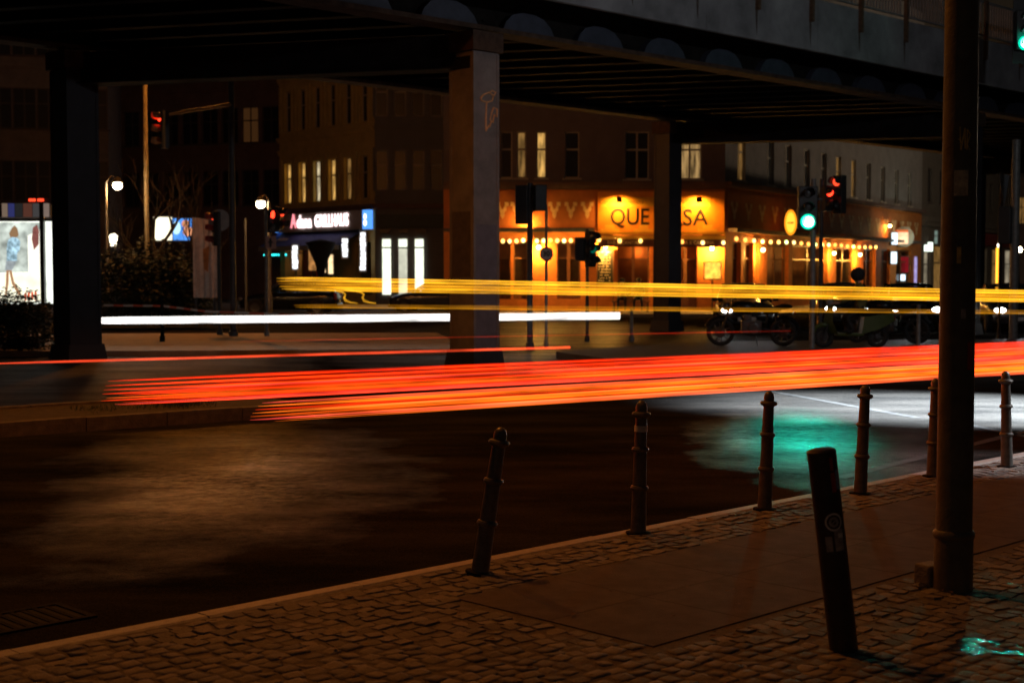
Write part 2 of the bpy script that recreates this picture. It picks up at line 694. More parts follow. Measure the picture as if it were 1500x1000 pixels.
# puddles
WATER = pm('puddle_water', (0.012, 0.011, 0.01), 0.12, var=0.2, scale=10, bump=0.9, bscale=16)
def puddle(px, py, rx, ry, label, seed):
    rd = random.Random(seed)
    c = at_z(px, py, 0)
    poly = []
    for k in range(22):
        a = 2 * math.pi * k / 22
        f = 1 + .22 * math.sin(3 * a + seed) + .12 * math.sin(5 * a + 2 * seed) + rd.uniform(-.06, .06)
        poly.append((rx * f * math.cos(a), ry * f * math.sin(a)))
    m = MB()
    m.plate(poly, -0.03, -0.0015)
    o = m.build('puddle', WATER, None, loc=(c.x, c.y, 0))
    return tag(o, label, 'puddle', 'puddles on the near pavement')
puddle(1440, 947, 0.19, 0.14, 'puddle with green glints on the cobbles in the bottom right corner', 3)
puddle(1500, 856, 0.09, 0.10, 'puddle cut by the right edge, level with the foot of the tall mast', 5)
# drain grate in the gutter
IRON = pm('cast_iron', (0.007, 0.007, 0.007), 0.8, 0.0, var=0.3, scale=20, bump=0.2, spec=0.08)
g0 = at_z(38, 907, RZ)
dg = thing('drain_grate', 'cast iron drain grate in the gutter at the left edge', 'drain', (g0.x, g0.y, RZ - .014), TH)
part_ = MB()
part_.box(-.262, .262, -.182, .182, .016, .0185)
part_.build('pit_shade', pm('drain_pit_shade', (.004, .004, .004), .9), dg)  # flat dark plate stands in for the shade below the bars
m = MB()
for (a, b, c_, d_) in ((-.3, .3, -.22, -.18), (-.3, .3, .18, .22), (-.3, -.26, -.18, .18), (.26, .3, -.18, .18)):
    m.box(a, b, c_, d_, 0, 0.025)
m.build('frame', IRON, dg)
for k in range(7):
    m = MB()
    x = -.2 + k * .0667
    m.box(x - .014, x + .014, -.179, .179, 0.0187, 0.023)
    m.build('bar', IRON, dg)
# ------------------------------------------------------------------ bollards along the kerb
BOLM = pm('bollard_paint', (0.15, 0.135, 0.12), 0.42, 0.3, var=0.4, scale=14, bump=0.15, bscale=60)
def bollard(base_px, top_px, label):
    b = at_z(*base_px, 0.0)
    tpt = at_y(top_px[0], top_px[1], b.y)
    h = tpt.z
    lean = math.atan2(tpt.x - b.x, h)
    t = thing('bollard', label, 'bollard', (b.x, b.y, 0), 0, 'ringed bollards along the kerb', tilt=(0, lean, 0))
    k = h / 0.88
    m = MB()
    m.lathe([(0.055, -0.1), (0.055, 0.0), (0.052, 0.02), (0.047, 0.3 * k), (0.043, 0.55 * k), (0.038, 0.79 * k)], 20)
    m.build('shaft', BOLM, t, True)
    for zz, rr in ((0.30, 0.056), (0.555, 0.053)):
        m = MB()
        m.lathe([(0.04, zz * k - .018), (rr, zz * k - .014), (rr + .006, zz * k), (rr, zz * k + .014), (0.04, zz * k + .018)], 20)
        m.build('ring', BOLM, t, True)
    m = MB()
    m.lathe([(0.036, .762 * k), (.058, .775 * k), (.064, .788 * k), (.058, .80 * k), (.04, .806 * k)], 20)
    m.build('collar', BOLM, t, True)
    m = MB()
    prof = [(.038, .805 * k)] + [(.038 * math.cos(a), .835 * k + .045 * k * math.sin(a)) for a in [R(x) for x in (0, 25, 50, 70, 88)]]
    m.lathe(prof, 18)
    m.build('knob', BOLM, t, True)
    m = MB()
    m.lathe([(.085, -.02), (.085, .006), (.06, .012)], 18)
    m.build('foot', IRON, t, True)
    return t
bollard((703, 838), (735, 623), 'dark bollard leaning to the right, nearest of the ringed kerb bollards')
bB = bollard((935, 780), (940, 586), 'ringed bollard right of the leaning one, with a pale sticker')
bollard((1120, 745), (1127, 572), 'ringed bollard in front of the green reflection on the road')
bollard((1260, 722), (1268, 563), 'ringed bollard just right of the wide tilted post, left of the mast')
bollard((1366, 697), (1371, 554), 'ringed bollard half hidden behind the tall mast')
bollard((1475, 683), (1473, 543), 'farthest ringed bollard, lit pale, right of the tall mast')
STK = pm('sticker_white', (0.8, 0.78, 0.72), 0.6, var=0.3, scale=30)
m = MB()
m.lathe([(0.0435, .68), (.0437, .68), (.0432, .72), (0.0415, .72)], 20)
m.build('sticker', STK, bB, True)
# ------------------------------------------------------------------ wide tilted steel post
STEEL = pm('post_dark_steel', (0.06, 0.055, 0.055), 0.38, 0.3, var=0.4, scale=12, bump=0.08)
b = at_z(1236, 950, 0)
tp = at_y(1203, 659, b.y)
wp = thing('steel_post', 'wide dark steel post tilted to the left, covered in stickers', 'post', (b.x, b.y, 0), 0, tilt=(0, math.atan2(tp.x - b.x, tp.z), 0))
hh = (tp - b).length
m = MB()
m.lathe([(.066, -.15), (.066, hh - .03), (.064, hh - .012)], 28)
m.build('tube', STEEL, wp, True)
m = MB()
m.lathe([(.0675, hh - .014), (.0675, hh - .004), (.058, hh + .006), (.01, hh + .008)], 28)
m.build('cap', STEEL, wp, True)
def wrap_patch(parent, name, mat, r, a0, a1, z0, z1, n=8):
    m = MB()
    vs = []
    for i in range(n + 1):
        a = R(a0 + (a1 - a0) * i / n)
        vs.append((r * math.cos(a), r * math.sin(a), z0))
        vs.append((r * math.cos(a), r * math.sin(a), z1))
    m.add(vs, [(2 * i, 2 * i + 2, 2 * i + 3, 2 * i + 1) for i in range(n)])
    return m.build(name, mat, parent, True, fix=False)
RED = pm('sticker_red', (0.45, 0.05, 0.03), 0.4, var=0.2)
GREYS = pm('sticker_grey', (0.4, 0.38, 0.36), 0.6, var=0.4, scale=30)
BLU = pm('reflector_blue', (0.3, 0.42, 0.6), 0.25, var=0.2)
wrap_patch(wp, 'reflector', RED, .0675, -76, -56, hh - .19, hh - .10)
wrap_patch(wp, 'reflector', BLU, .0676, -54, -38, hh - .18, hh - .09)
wrap_patch(wp, 'sticker', RED, .0674, -74, -60, hh - .09, hh - .03)
wrap_patch(wp, 'sticker', GREYS, .0673, -125, -98, hh - .46, hh - .39)
wrap_patch(wp, 'sticker', GREYS, .0674, -88, -50, hh - .46, hh - .36)
wrap_patch(wp, 'sticker', STK, .0677, -74, -50, hh - .40, hh - .38)
# round ring sticker with a small emblem
def ring_patch(parent, name, mat, r, ac, zc, ro, ri):
    m = MB()
    vs, fs = [], []
    n = 28
    for i in range(n):
        q = 2 * math.pi * i / n
        for rr in (ro, ri):
            dx, dz = rr * math.cos(q), rr * math.sin(q)
            a = R(ac) + dx / r
            vs.append((r * math.cos(a), r * math.sin(a), zc + dz))
    for i in range(n):
        j = (i + 1) % n
        fs.append((2 * i, 2 * j, 2 * j + 1, 2 * i + 1))
    m.add(vs, fs)
    return m.build(name, mat, parent, True, fix=False)
ring_patch(wp, 'ring_emblem', STK, .0678, -84, hh - .325, .042, .033)
ring_patch(wp, 'ring_emblem', GREYS, .0677, -84, hh - .325, .024, .012)
m = MB()
for (a0, z0, a1, z1) in ((-97, -.012, -72, .010), (-84, -.02, -84, .014)):
    vs = []
    for (a, z) in ((a0, z0), (a1, z1)):
        for dz in (-.004, .004):
            vs.append((.0679 * math.cos(R(a)), .0679 * math.sin(R(a)), hh - .325 + z + dz))
    m.add(vs, [(0, 2, 3, 1)])
m.build('emblem_stroke', GREYS, wp, fix=False)
# ------------------------------------------------------------------ tall mast on the right
MAST = pm('mast_paint', (0.13, 0.12, 0.085), 0.5, 0.1, var=0.35, scale=7, bump=0.2, bscale=40)
b = at_z(1396, 862, 0)
mt = thing('lamp_mast', 'tall dark painted mast with torn stickers on the right', 'mast', (b.x, b.y, 0))
m = MB()
m.lathe([(.105, -.1), (.105, .30), (.098, .33), (.094, 1.6), (.090, 3.0), (.078, 9.0)], 32)
m.build('shaft', MAST, mt, True)
m = MB()
m.lathe([(.107, .285), (.112, .295), (.112, .315), (.1, .33)], 32)
m.build('band', MAST, mt, True)
m = MB()
m.tube([(0, 0, 8.9), (.1, .15, 9.3), (.9, 1.4, 9.6)], .04, 10)
m.build('bracket_arm', MAST, mt, True)
PAPER = pm('paper_torn', (0.75, 0.6, 0.4), 0.8, var=0.5, scale=26)
YEL = pm('marker_yellow', (0.75, 0.5, 0.1), 0.7, var=0.5, scale=20)
zz = lambda py: at_y(1400, py, b.y).z
wrap_patch(mt, 'poster_scrap', PAPER, .0925, -125, -78, zz(288), zz(251))
m = MB()
for (a0, p0, a1, p1) in ((-108, 188, -104, 222), (-104, 222, -92, 190), (-92, 190, -90, 220), (-84, 192, -72, 200), (-72, 200, -84, 214), (-84, 214, -74, 222), (-112, 205, -100, 212), (-84, 192, -84, 222)):
    vs = []
    for (a, pz_) in ((a0, p0), (a1, p1)):
        for da in (-2.2, 2.2):
            vs.append((.0922 * math.cos(R(a + da)), .0922 * math.sin(R(a + da)), zz(pz_)))
    m.add(vs, [(0, 1, 3, 2)])
m.build('scrawl', YEL, mt, fix=False)
wrap_patch(mt, 'sticker', YEL, .0958, -112, -98, zz(386), zz(362))
wrap_patch(mt, 'sticker', GREYS, .0958, -96, -80, zz(466), zz(452))
wrap_patch(mt, 'sticker', RED, .097, -72, -52, zz(540), zz(500))
# loose cobble block beside the mast
s0 = at_z(1364, 857, 0)
m = MB()
m.box(-.068, .068, -.06, .06, 0, .115, 0.004)
lb = m.build('stone_block', COB[2], None, loc=(s0.x, s0.y + .03, 0.004), rot=(.02, -.03, R(30)), bevel=.012)
tag(lb, 'loose cube of granite standing against the foot of the mast', 'stone')
for (px, py, r, lab) in ((1388, 860, .03, 'small rubble stone between the granite cube and mast'), (1349, 861, .022, 'tiny pebble left of the granite cube')):
    q = at_z(px, py, 0)
    m = MB()
    m.ball((0, 0, r * .7), r, 9, (1.3, .9, .8))
    for v in m.v:
        v += Vector((random.uniform(-.006, .006), random.uniform(-.006, .006), random.uniform(-.004, .004)))
    o = m.build('rubble_stone', COB[0], None, True, loc=(q.x, q.y, 0))
    tag(o, lab, 'stone')
# ------------------------------------------------------------------ traffic island on the left with kerb
ia, ib = at_z(0, 641, RZ), at_z(390, 613, RZ)
idir = (ib - ia).normalized()
inrm = Vector((-idir.y, idir.x, 0))
isl = tag(bpy.data.objects.new('traffic_island', None), kind='structure')
COL.objects.link(isl)
IANG = math.atan2(idir.y, idir.x)
isl.location = (ia.x, ia.y, RZ)
isl.rotation_euler = (0, 0, IANG)
LEND = (at_z(470, 607, RZ) - ia).length
DIRT = pm('island_earth', (0.075, 0.06, 0.045), 0.9, var=0.4, scale=8, bump=0.6, bscale=30)
m = MB()
m.plate([(-8, .15), (LEND - .5, .15), (LEND - .1, .5), (LEND - .1, 1.4), (LEND - .5, 1.85), (-8, 1.85)], 0, .14)
m.build('earth', DIRT, isl)
m = MB()
m.box(.006, .994, 0, .149, -.1, .165)
ks = m.mesh('kerb_stone', pm('island_kerb_stone', (0.15, 0.13, 0.11), 0.8, var=0.4, scale=7, bump=0.5, bscale=40))
for k in range(-8, int(LEND)):
    inst('kerb_stone', ks, isl, (k, random.uniform(-.008, .008), random.uniform(-.012, .008)), (0, random.uniform(-.006, .006), random.uniform(-.008, .008)))
    inst('kerb_stone', ks, isl, (k, 1.852 + random.uniform(-.008, .008), random.uniform(-.012, .008)))
GRASS = pm('island_grass', (0.055, 0.085, 0.025), 0.8, var=0.4, scale=20)
m = MB()
rd = random.Random(5)
gc = isl.matrix_world
for k in range(900):
    if k < 420:
        q = at_z(rd.gauss(95, 22), 578, RZ)
    else:
        q = at_z(rd.uniform(-60, 140), 580, RZ)
    dd = q - ia
    u, v = dd.dot(idir), min(1.7, max(.3, 1.1 + rd.gauss(0, .25)))
    h = rd.uniform(.05, .16) if k < 420 else rd.uniform(.03, .07)
    a = rd.uniform(0, 6.28)
    w = .006
    ln = rd.uniform(.0, .06)
    m.add([(u - w * math.cos(a), v - w * math.sin(a), .13), (u + w * math.cos(a), v + w * math.sin(a), .13), (u + ln * math.sin(a), v + ln * math.cos(a), .13 + h)], [(0, 1, 2)])
o = m.build('grass', GRASS, None, fix=False)
o.location = isl.location
o.rotation_euler = isl.rotation_euler
tag(o, 'patchy grass tufts growing on the traffic island', 'grass', kind='stuff')
# ------------------------------------------------------------------ elevated railway viaduct
L1, R1p = Vector((-9.2, 30.1, 0)), Vector((-.73, 27.7, 0))
L2, R2p = Vector((4.8, 44.0, 0)), Vector((13.25, 41.6, 0))
VV = (R2p - R1p).normalized()
VA = math.atan2(VV.y, VV.x)
VN = Vector((VV.y, -VV.x, 0))              # outward, towards the camera and the right
CV = (L1 - R1p)
VIA_DARK = pm('viaduct_dark_steel', (0.018, 0.016, 0.015), 0.8, 0.0, var=0.4, scale=3, bump=0.1, spec=0.05)
VIA_LIT_WEB = pm('viaduct_lit_web_blue', (0.06, 0.07, 0.105), 0.55, 0.1, var=0.25, scale=4)
VIA_RUST = pm('viaduct_rusty_flange', (0.09, 0.06, 0.045), 0.8, 0.0, var=0.4, scale=5, spec=0.1)
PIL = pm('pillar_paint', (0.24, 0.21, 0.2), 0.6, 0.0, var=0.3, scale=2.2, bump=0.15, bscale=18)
PIL_SHADE = pm('pillar_shade_paint', (0.026, 0.025, 0.034), 0.6, 0.0, var=0.3, scale=2.5, bump=0.1, bscale=18)  # other pillars' shade put into a darker copy of the paint
CONC = pm('parapet_concrete', (0.27, 0.275, 0.29), 0.8, var=0.45, scale=0.9, bump=0.2, bscale=25)
via = thing('railway_viaduct', 'dark steel elevated railway viaduct spanning the whole top of the picture', 'viaduct', (R1p.x, R1p.y, RZ), VA)
def vl(p, z):                               # world point to viaduct-local
    d = Vector((p.x, p.y, 0)) - Vector((R1p.x, R1p.y, 0))
    return Vector((d.dot(VV), d.dot(Vector((-VV.y, VV.x, 0))), z - RZ))
SPAN = (R2p - R1p).length
cl = vl(L1, 0)                              # local vector from R line to L line (skewed)
S_MIN, S_MAX = -22.0, 62.0
def pillar(base, mat, w, plinth=True):
    p = vl(base, 0)
    m = MB()
    m.box(p.x - w / 2, p.x + w / 2, p.y - w / 2, p.y + w / 2, -.05, 6.05)
    o = m.build('pillar', mat, via, bevel=.02)
    for sx in (-1, 1):                      # edge angles proud of the faces
        for sy in (-1, 1):
            m = MB()
            x, y = p.x + sx * w / 2, p.y + sy * w / 2
            m.box(x - .05 if sx > 0 else x - .012, x + .012 if sx > 0 else x + .05, y - .05 if sy > 0 else y - .012, y + .012 if sy > 0 else y + .05, 0, 6.02)
            m.build('edge_angle', mat, o)
    m = MB()
    m.box(p.x - w / 2 - .07, p.x + w / 2 + .07, p.y - w / 2 - .07, p.y + w / 2 + .07, 6.05, 6.42, 0)
    m.build('head', VIA_RUST, o)
    m = MB()
    m.box(p.x - w / 2 - .1, p.x + w / 2 + .1, p.y - w / 2 - .1, p.y + w / 2 + .1, -.05, .32, .05)
    m.build('plinth', PIL_SHADE, o)
    return o, p
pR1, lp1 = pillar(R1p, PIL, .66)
pL1, lpL1 = pillar(L1, PIL_SHADE, .7)
pL2, lpL2 = pillar(L2, PIL_SHADE, .58)
pR2, lpR2 = pillar(R2p, PIL_SHADE, .6)
pillar(R2p + VV * SPAN, PIL_SHADE, .6)
pillar(L2 + VV * SPAN, PIL_SHADE, .6)
# painted lower band and dark board on the near pillar
m = MB()
w = .66
m.box(lp1.x - w / 2 + .055, lp1.x + w / 2 - .055, lp1.y - w / 2 - .006, lp1.y - w / 2, .33, 2.75)
m.build('painted_panel', pm('pillar_band_paint', (0.19, 0.17, 0.2), 0.6, var=0.25, scale=3), pR1)
m = MB()
m.box(lp1.x - w / 2 - .012, lp1.x - w / 2, lp1.y - w / 2 + .09, lp1.y + w / 2 - .06, 1.75, 3.0)
m.build('notice_board', pm('board_dark', (0.13, 0.10, 0.08), 0.6, var=0.3), pR1)
m = MB()
m.box(lp1.x - w / 2 - .014, lp1.x - w / 2, lp1.y - w / 2 + .09, lp1.y + w / 2 - .08, 5.72, 5.95)
m.build('joint_plate', VIA_DARK, pR1)
# scrawled graffiti on the right-hand face (a hat, a stalk and a jagged word)
GRAF = pm('graffiti_paint', (0.75, 0.45, 0.22), 0.6, var=0.3, scale=12)
def gpt(px, py):
    # point on the face y = -w/2 of the near pillar
    d = ray(px, py)
    o3 = Vector((0, 0, CAMZ))
    nrm = Vector((VV.y, -VV.x, 0))
    pp = R1p + nrm * (w / 2 + .008)
    k = (pp - o3).dot(nrm) / d.dot(nrm)
    return vl(o3 + d * k, (o3 + d * k).z)
strokes = [[(704, 145), (708, 139), (716, 136), (723, 140), (721, 148), (713, 150), (706, 148), (704, 145)],
           [(717, 136), (721, 133), (726, 136), (724, 140), (720, 139)],
           [(713, 150), (712, 170), (712, 192)],
           [(712, 192), (716, 184), (717, 187), (720, 177), (722, 180), (724, 168), (728, 172), (728, 160), (723, 158), (720, 166), (718, 176)]]
for sk in strokes:
    m = MB()
    m.tube([gpt(*q) for q in sk], .017, 5)
    m.build('graffiti_stroke', GRAF, pR1)
# portal cross heads
def portal(pa, pb):
    a, b2 = vl(pa, 0), vl(pb, 0)
    m = MB()
    m.bar((a.x, a.y, 6.08), (b2.x, b2.y, 6.08), .42, .62)
    o = m.build('portal_beam', VIA_DARK, via)
    m = MB()
    m.bar((a.x, a.y, 5.755), (b2.x, b2.y, 5.755), .56, .03)
    m.build('flange', VIA_DARK, o)
    return o
portal(R1p, L1)
portal(R2p, L2)
portal(R2p + VV * SPAN, L2 + VV * SPAN)
# main girders
for (off, nm) in ((Vector((0, 0)), 'near'), (Vector((cl.x, cl.y)), 'far')):
    m = MB()
    m.box(S_MIN + off.x, S_MAX + off.x, off.y - .03, off.y + .03, 6.56, 7.9)
    g = m.build('main_girder', VIA_DARK, via)
    m = MB()
    m.box(S_MIN + off.x, S_MAX + off.x, off.y - .26, off.y + .26, 6.47, 6.56)
    m.build('bottom_flange', VIA_RUST, g)
    if nm == 'near':
        for k in range(-8, 24):
            s = 1.32 + 2.13 * k
            if not S_MIN + 1 < s < S_MAX - 1:
                continue
            m = MB()
            poly = [(s - .72, 6.563), (s + .72, 6.563), (s + .62, 6.72), (s + .42, 6.87), (s + .15, 6.94), (s - .2, 6.94), (s - .48, 6.86), (s - .64, 6.72)]
            m.prism(poly, off.y - .2, off.y - .03)
            m.build('lit_web_plate', VIA_LIT_WEB, g)  # paler plates stand in for lit web showing between bracket shadows
# cross beams under the deck
k = 0
s = S_MIN + 1
cu = Vector((cl.x, cl.y, 0))
xm = MB()
xm.bar((0, 0, 6.95), (cl.x, cl.y, 6.95), .05, .5)
xm.bar((0, 0, 6.695), (cl.x, cl.y, 6.695), .26, .03)
xme = xm.mesh('cross_beam', VIA_DARK)
while s < S_MAX - 8:
    inst('cross_beam', xme, via, (s, 0, 0))
    s += 1.42
# deck slab
m = MB()
m.add([(S_MIN, -1.25, 7.21), (S_MAX, -1.25, 7.21), (S_MAX + cl.x, cl.y + 1.2, 7.21), (S_MIN + cl.x, cl.y + 1.2, 7.21),
       (S_MIN, -1.25, 7.4), (S_MAX, -1.25, 7.4), (S_MAX + cl.x, cl.y + 1.2, 7.4), (S_MIN + cl.x, cl.y + 1.2, 7.4)],
      [(3, 2, 1, 0), (4, 5, 6, 7), (0, 1, 5, 4), (1, 2, 6, 5), (2, 3, 7, 6), (3, 0, 4, 7)])
m.build('deck', VIA_DARK, via)
# concrete parapet with railing
PY = -1.2
for k in range(-5, 15):
    s = 1.32 + 2.13 * 2 * k
    m = MB()
    m.box(s + .004, s + 4.256, PY - .12, PY, 7.0, 8.2)
    pp_ = m.build('parapet_panel', CONC, via)
RAIL = pm('railing_paint', (0.3, 0.31, 0.32), 0.5, 0.3, var=0.25)
RUST = pm('railing_post_rust', (0.14, 0.08, 0.045), 0.75, 0.1, var=0.4, scale=9)
rail_t = MB()
rail_t.box(-10, 50, PY - .1, PY - .05, 9.2, 9.26)
rail_t.box(-10, 50, PY - .1, PY - .05, 8.30, 8.34)
rl = rail_t.build('railing', RAIL, via)
post_me = MB().box(-.05, .05, -.09, -.0, -.55, 1.06).mesh('railing_post', RUST)
bal = MB()
bal.box(-.018, .018, -.018, .018, 0, .86)
bal_me = bal.mesh('baluster', RAIL)
for k in range(-4, 22):
    s = 1.0 + 2.13 * k
    if s < 4:
        continue
    inst('railing_post', post_me, rl, (s, PY - .121, 8.2))
    if k < 16:
        for j in range(1, 15):
            inst('baluster', bal_me, rl, (s + j * 2.13 / 15, PY - .075, 8.34))
STAIN = pm('runoff_stain', (0.10, 0.075, 0.06), 0.9, var=0.5, scale=8)
for k in range(0, 16):
    s = 1.0 + 2.13 * k
    m = MB()
    m.prism([(s - .05, 7.68), (s + .05, 7.68), (s + .02, 7.25 - random.uniform(0, .2)), (s - .015, 7.3)], PY - .1235, PY - .1215)
    m.build('runoff_stain', STAIN, via)
# ------------------------------------------------------------------ street lighting outside the frame (some lamps inferred, some added for effect)
SODIUM = (1.0, 0.29, 0.03)
COOL = (0.93, 0.95, 1.0)
def hung_lamp(loc, col, power, label, angle=150, target=None, blend=.5):
    x, y, z = loc
    t = thing('suspended_lamp', label, 'street lamp', (x, y, z), group='street lamps hung on cables over the road')
    m = MB()
    m.lathe([(.05, .3), (.1, .28), (.24, .12), (.26, .04), (.22, .03)], 20)
    m.build('housing', RAIL, t, True)
    m = MB()
    m.tube([(-12, -12, 1.2), (0, 0, .3), (12, 12, 1.2)], .008, 5)
    m.build('cable', RAIL, t)
    m = MB()
    m.lathe([(.20, .03), (.18, -.02), (.06, -.05)], 20)
    m.build('glass', em('lamp_glass_%s' % label[:6], col, 8.0), t, True)
    if angle is None:
        lamp('lamp_light', 'POINT', (x, y, z - .5), col, power, None, .15)
    else:
        lamp('lamp_light', 'SPOT', (x, y, z - .12), col, power, None, .15, target or (x, y, 0), angle, blend)
    return t
hung_lamp((-2.4, 10.9, 9.0), SODIUM, 570, 'orange sodium lamp hung above the near lanes', 135)
hung_lamp((-4.0, 18.5, 9.2), SODIUM, 780, 'orange sodium lamp hung above the middle of the road', 165)
hung_lamp((-9.6, 43.5, 9.0), SODIUM, 1000, 'orange sodium lamp hung beyond the viaduct on the left', None)
hung_lamp((11.0, 19.0, 7.8), COOL, 620, 'cool white lamp hung above the road to the right, facing the viaduct', 135, (9, 36, 7))
hung_lamp((13.0, 13.5, 8.0), COOL, 5200, 'cool white lamp hung near the right kerb', 15, (4.9, 13.4, .2))  # invented narrow lamp that pales the farthest bollards
hung_lamp((14.5, 16.0, 8.5), (.80, .91, 1.0), 330000, 'cool white narrow beam lamp hung over the right lanes', 26, (6.6, 19.1, 0), 1.0)  # invented lamp; its pool on the road stands in for a blurred white car
hung_lamp((42.0, 70.0, 9.5), (1.0, .78, .55), 2800, 'warm white lamp hung over the side street to the right', None)  # added to brighten the cantina wing and the beige house
# ------------------------------------------------------------------ far pavements
PAVF = pm('far_paving', (0.20, 0.17, 0.14), 0.75, var=0.3, scale=3, bump=0.3, bscale=20, rvar=.1)
m = MB()
m.plate([(-60, 66), (-.5, 56.5), (10.5, 57.5), (60, 142), (60, 300), (-60, 300)], RZ, 0.0)
tag(m.build('far_pavement', PAVF), kind='structure')
fa, fb, fc_, fd = at_z(-80, 515, 0.0), at_z(690, 511, 0.0), at_z(640, 487, 0.0), at_z(-80, 489, 0.0)
m = MB()
m.plate([(p.x, p.y) for p in (fa, fb, fc_, fd)], RZ, 0.0)
tag(m.build('crossing_pavement', pm('crossing_paving', (0.36, 0.27, 0.2), 0.7, var=0.3, scale=2.5, bump=.3, bscale=15)), kind='structure')
ma = [at_z(815, 515, 0.02), at_z(1010, 500, 0.02), at_z(1500, 496, 0.02), at_z(1900, 494, 0.02), at_z(1900, 515, 0.02), at_z(1400, 524, 0.02), at_z(900, 527, 0.02)]
m = MB()
m.plate([(p.x, p.y) for p in ma][::-1], RZ, 0.02)
tag(m.build('median_pavement', pm('median_paving', (0.07, 0.06, 0.055), 0.8, var=0.3, scale=3, bump=.3, bscale=20)), kind='structure')
# ------------------------------------------------------------------ facade builder
GLASSD = pm('window_glass_dark', (0.015, 0.016, 0.02), 0.35, var=0.2, scale=1.5)
FRAMEW = pm('window_frame_cream', (0.42, 0.38, 0.33), 0.6, var=0.15)
FRAMED = pm('window_frame_dark', (0.09, 0.07, 0.06), 0.6, var=0.2)
LITW = em('lit_room_warm', (1.0, 0.55, 0.14), 0.5, .75, 1.7, (5, 5, .9))
LITC = em('lit_room_pale', (1.0, 0.82, 0.5), 0.5, .7, 1.7, (5, 5, .9))
LITD = em('lit_room_dim', (1.0, 0.52, 0.14), 0.16, .8, 1.5, (5, 5, .9))
def wall_mesh(m, w, h, openings, reveal=.22, depth=9.0, z0=0.0):
    us = sorted({0.0, w} | {o[0] for o in openings} | {o[1] for o in openings})
    zs = sorted({z0, h} | {o[2] for o in openings} | {o[3] for o in openings})
    for i in range(len(us) - 1):
        for j in range(len(zs) - 1):
            uc, zc = (us[i] + us[i + 1]) / 2, (zs[j] + zs[j + 1]) / 2
            if any(o[0] < uc < o[1] and o[2] < zc < o[3] for o in openings):
                continue
            m.add([(us[i], 0, zs[j]), (us[i + 1], 0, zs[j]), (us[i + 1], 0, zs[j + 1]), (us[i], 0, zs[j + 1])], [(0, 1, 2, 3)])
    for (a, b_, c, d) in openings:
        r = reveal
        m.add([(a, 0, c), (b_, 0, c), (b_, 0, d), (a, 0, d), (a, r, c), (b_, r, c), (b_, r, d), (a, r, d)],
              [(0, 4, 5, 1), (1, 5, 6, 2), (2, 6, 7, 3), (3, 7, 4, 0)])
    D = depth
    m.add([(0, 0, z0), (0, D, z0), (0, D, h), (0, 0, h), (w, 0, z0), (w, D, z0), (w, D, h), (w, 0, h)],
          [(0, 3, 2, 1), (4, 5, 6, 7), (3, 7, 6, 2), (1, 2, 6, 5)])
WCACHE = {}
def window(parent, a, b_, c, d, frame_mat, pane_mat, kind='cross', y=.12, sill=True, surround=None, xf=None):
    w, h = b_ - a, d - c
    key = (round(w, 2), round(h, 2), kind, frame_mat.name, pane_mat.name, sill, surround.name if surround else '')
    if key not in WCACHE:
        f = .055
        m = MB()
        m.box(0, f, 0, .07, 0, h)
        m.box(w - f, w, 0, .07, 0, h)
        m.box(f, w - f, 0, .07, 0, f)
        m.box(f, w - f, 0, .07, h - f, h)
        zt = h * .62
        panes = []
        if kind == 'cross':
            m.box(w / 2 - f * .7, w / 2 + f * .7, .002, .068, f, h - f)
            m.box(f, w / 2 - f * .7, .004, .066, zt - f * .7, zt + f * .7)
            m.box(w / 2 + f * .7, w - f, .004, .066, zt - f * .7, zt + f * .7)
            for (x0, x1) in ((f, w / 2 - f * .7), (w / 2 + f * .7, w - f)):
                panes += [(x0, x1, f, zt - f * .7), (x0, x1, zt + f * .7, h - f)]
        elif kind == 'tee':
            m.box(f, w - f, .004, .066, zt - f * .7, zt + f * .7)
            panes = [(f, w - f, f, zt - f * .7), (f, w - f, zt + f * .7, h - f)]
        else:
            panes = [(f, w - f, f, h - f)]
        fm = m.mesh('window', frame_mat)
        pms = []
        for (x0, x1, z0, z1) in panes:
            q = MB()
            q.box(x0, x1, .03, .038, z0, z1)
            pms.append(q.mesh('pane', pane_mat))
        sm = None
        if sill:
            q = MB()
            q.box(-.1, w + .1, -y - .09, .0, -.075, -.002)
            sm = q.mesh('sill', surround or frame_mat)
        sr = None
        if surround:
            q = MB()
            q.box(-.14, 0, -y - .05, -y + .01, 0, h + .12)
            q.box(w, w + .14, -y - .05, -y + .01, 0, h + .12)
            q.box(-.14, w + .14, -y - .052, -y + .01, h + .001, h + .14)
            sr = q.mesh('surround', surround)
        WCACHE[key] = (fm, pms, sm, sr)
    fm, pms, sm, sr = WCACHE[key]
    o = inst('window', fm, parent, (a, y, c))
    if xf:
        o.location = xf[0] + Matrix.Rotation(xf[1], 3, 'Z') @ Vector((a, y, c))
        o.rotation_euler = (0, 0, xf[1])
    for p in pms:
        inst('pane', p, o)
    if sm:
        inst('sill', sm, o)
    if sr:
        inst('surround', sr, o)
    return o
def part(name, mat, parent, fn, **kw):
    m = MB()
    fn(m)
    return m.build(name, mat, parent, **kw)
# metres per pixel at a depth
def XZ(px, py, Y):
    p = at_y(px, py, Y)
    return p.x, p.z
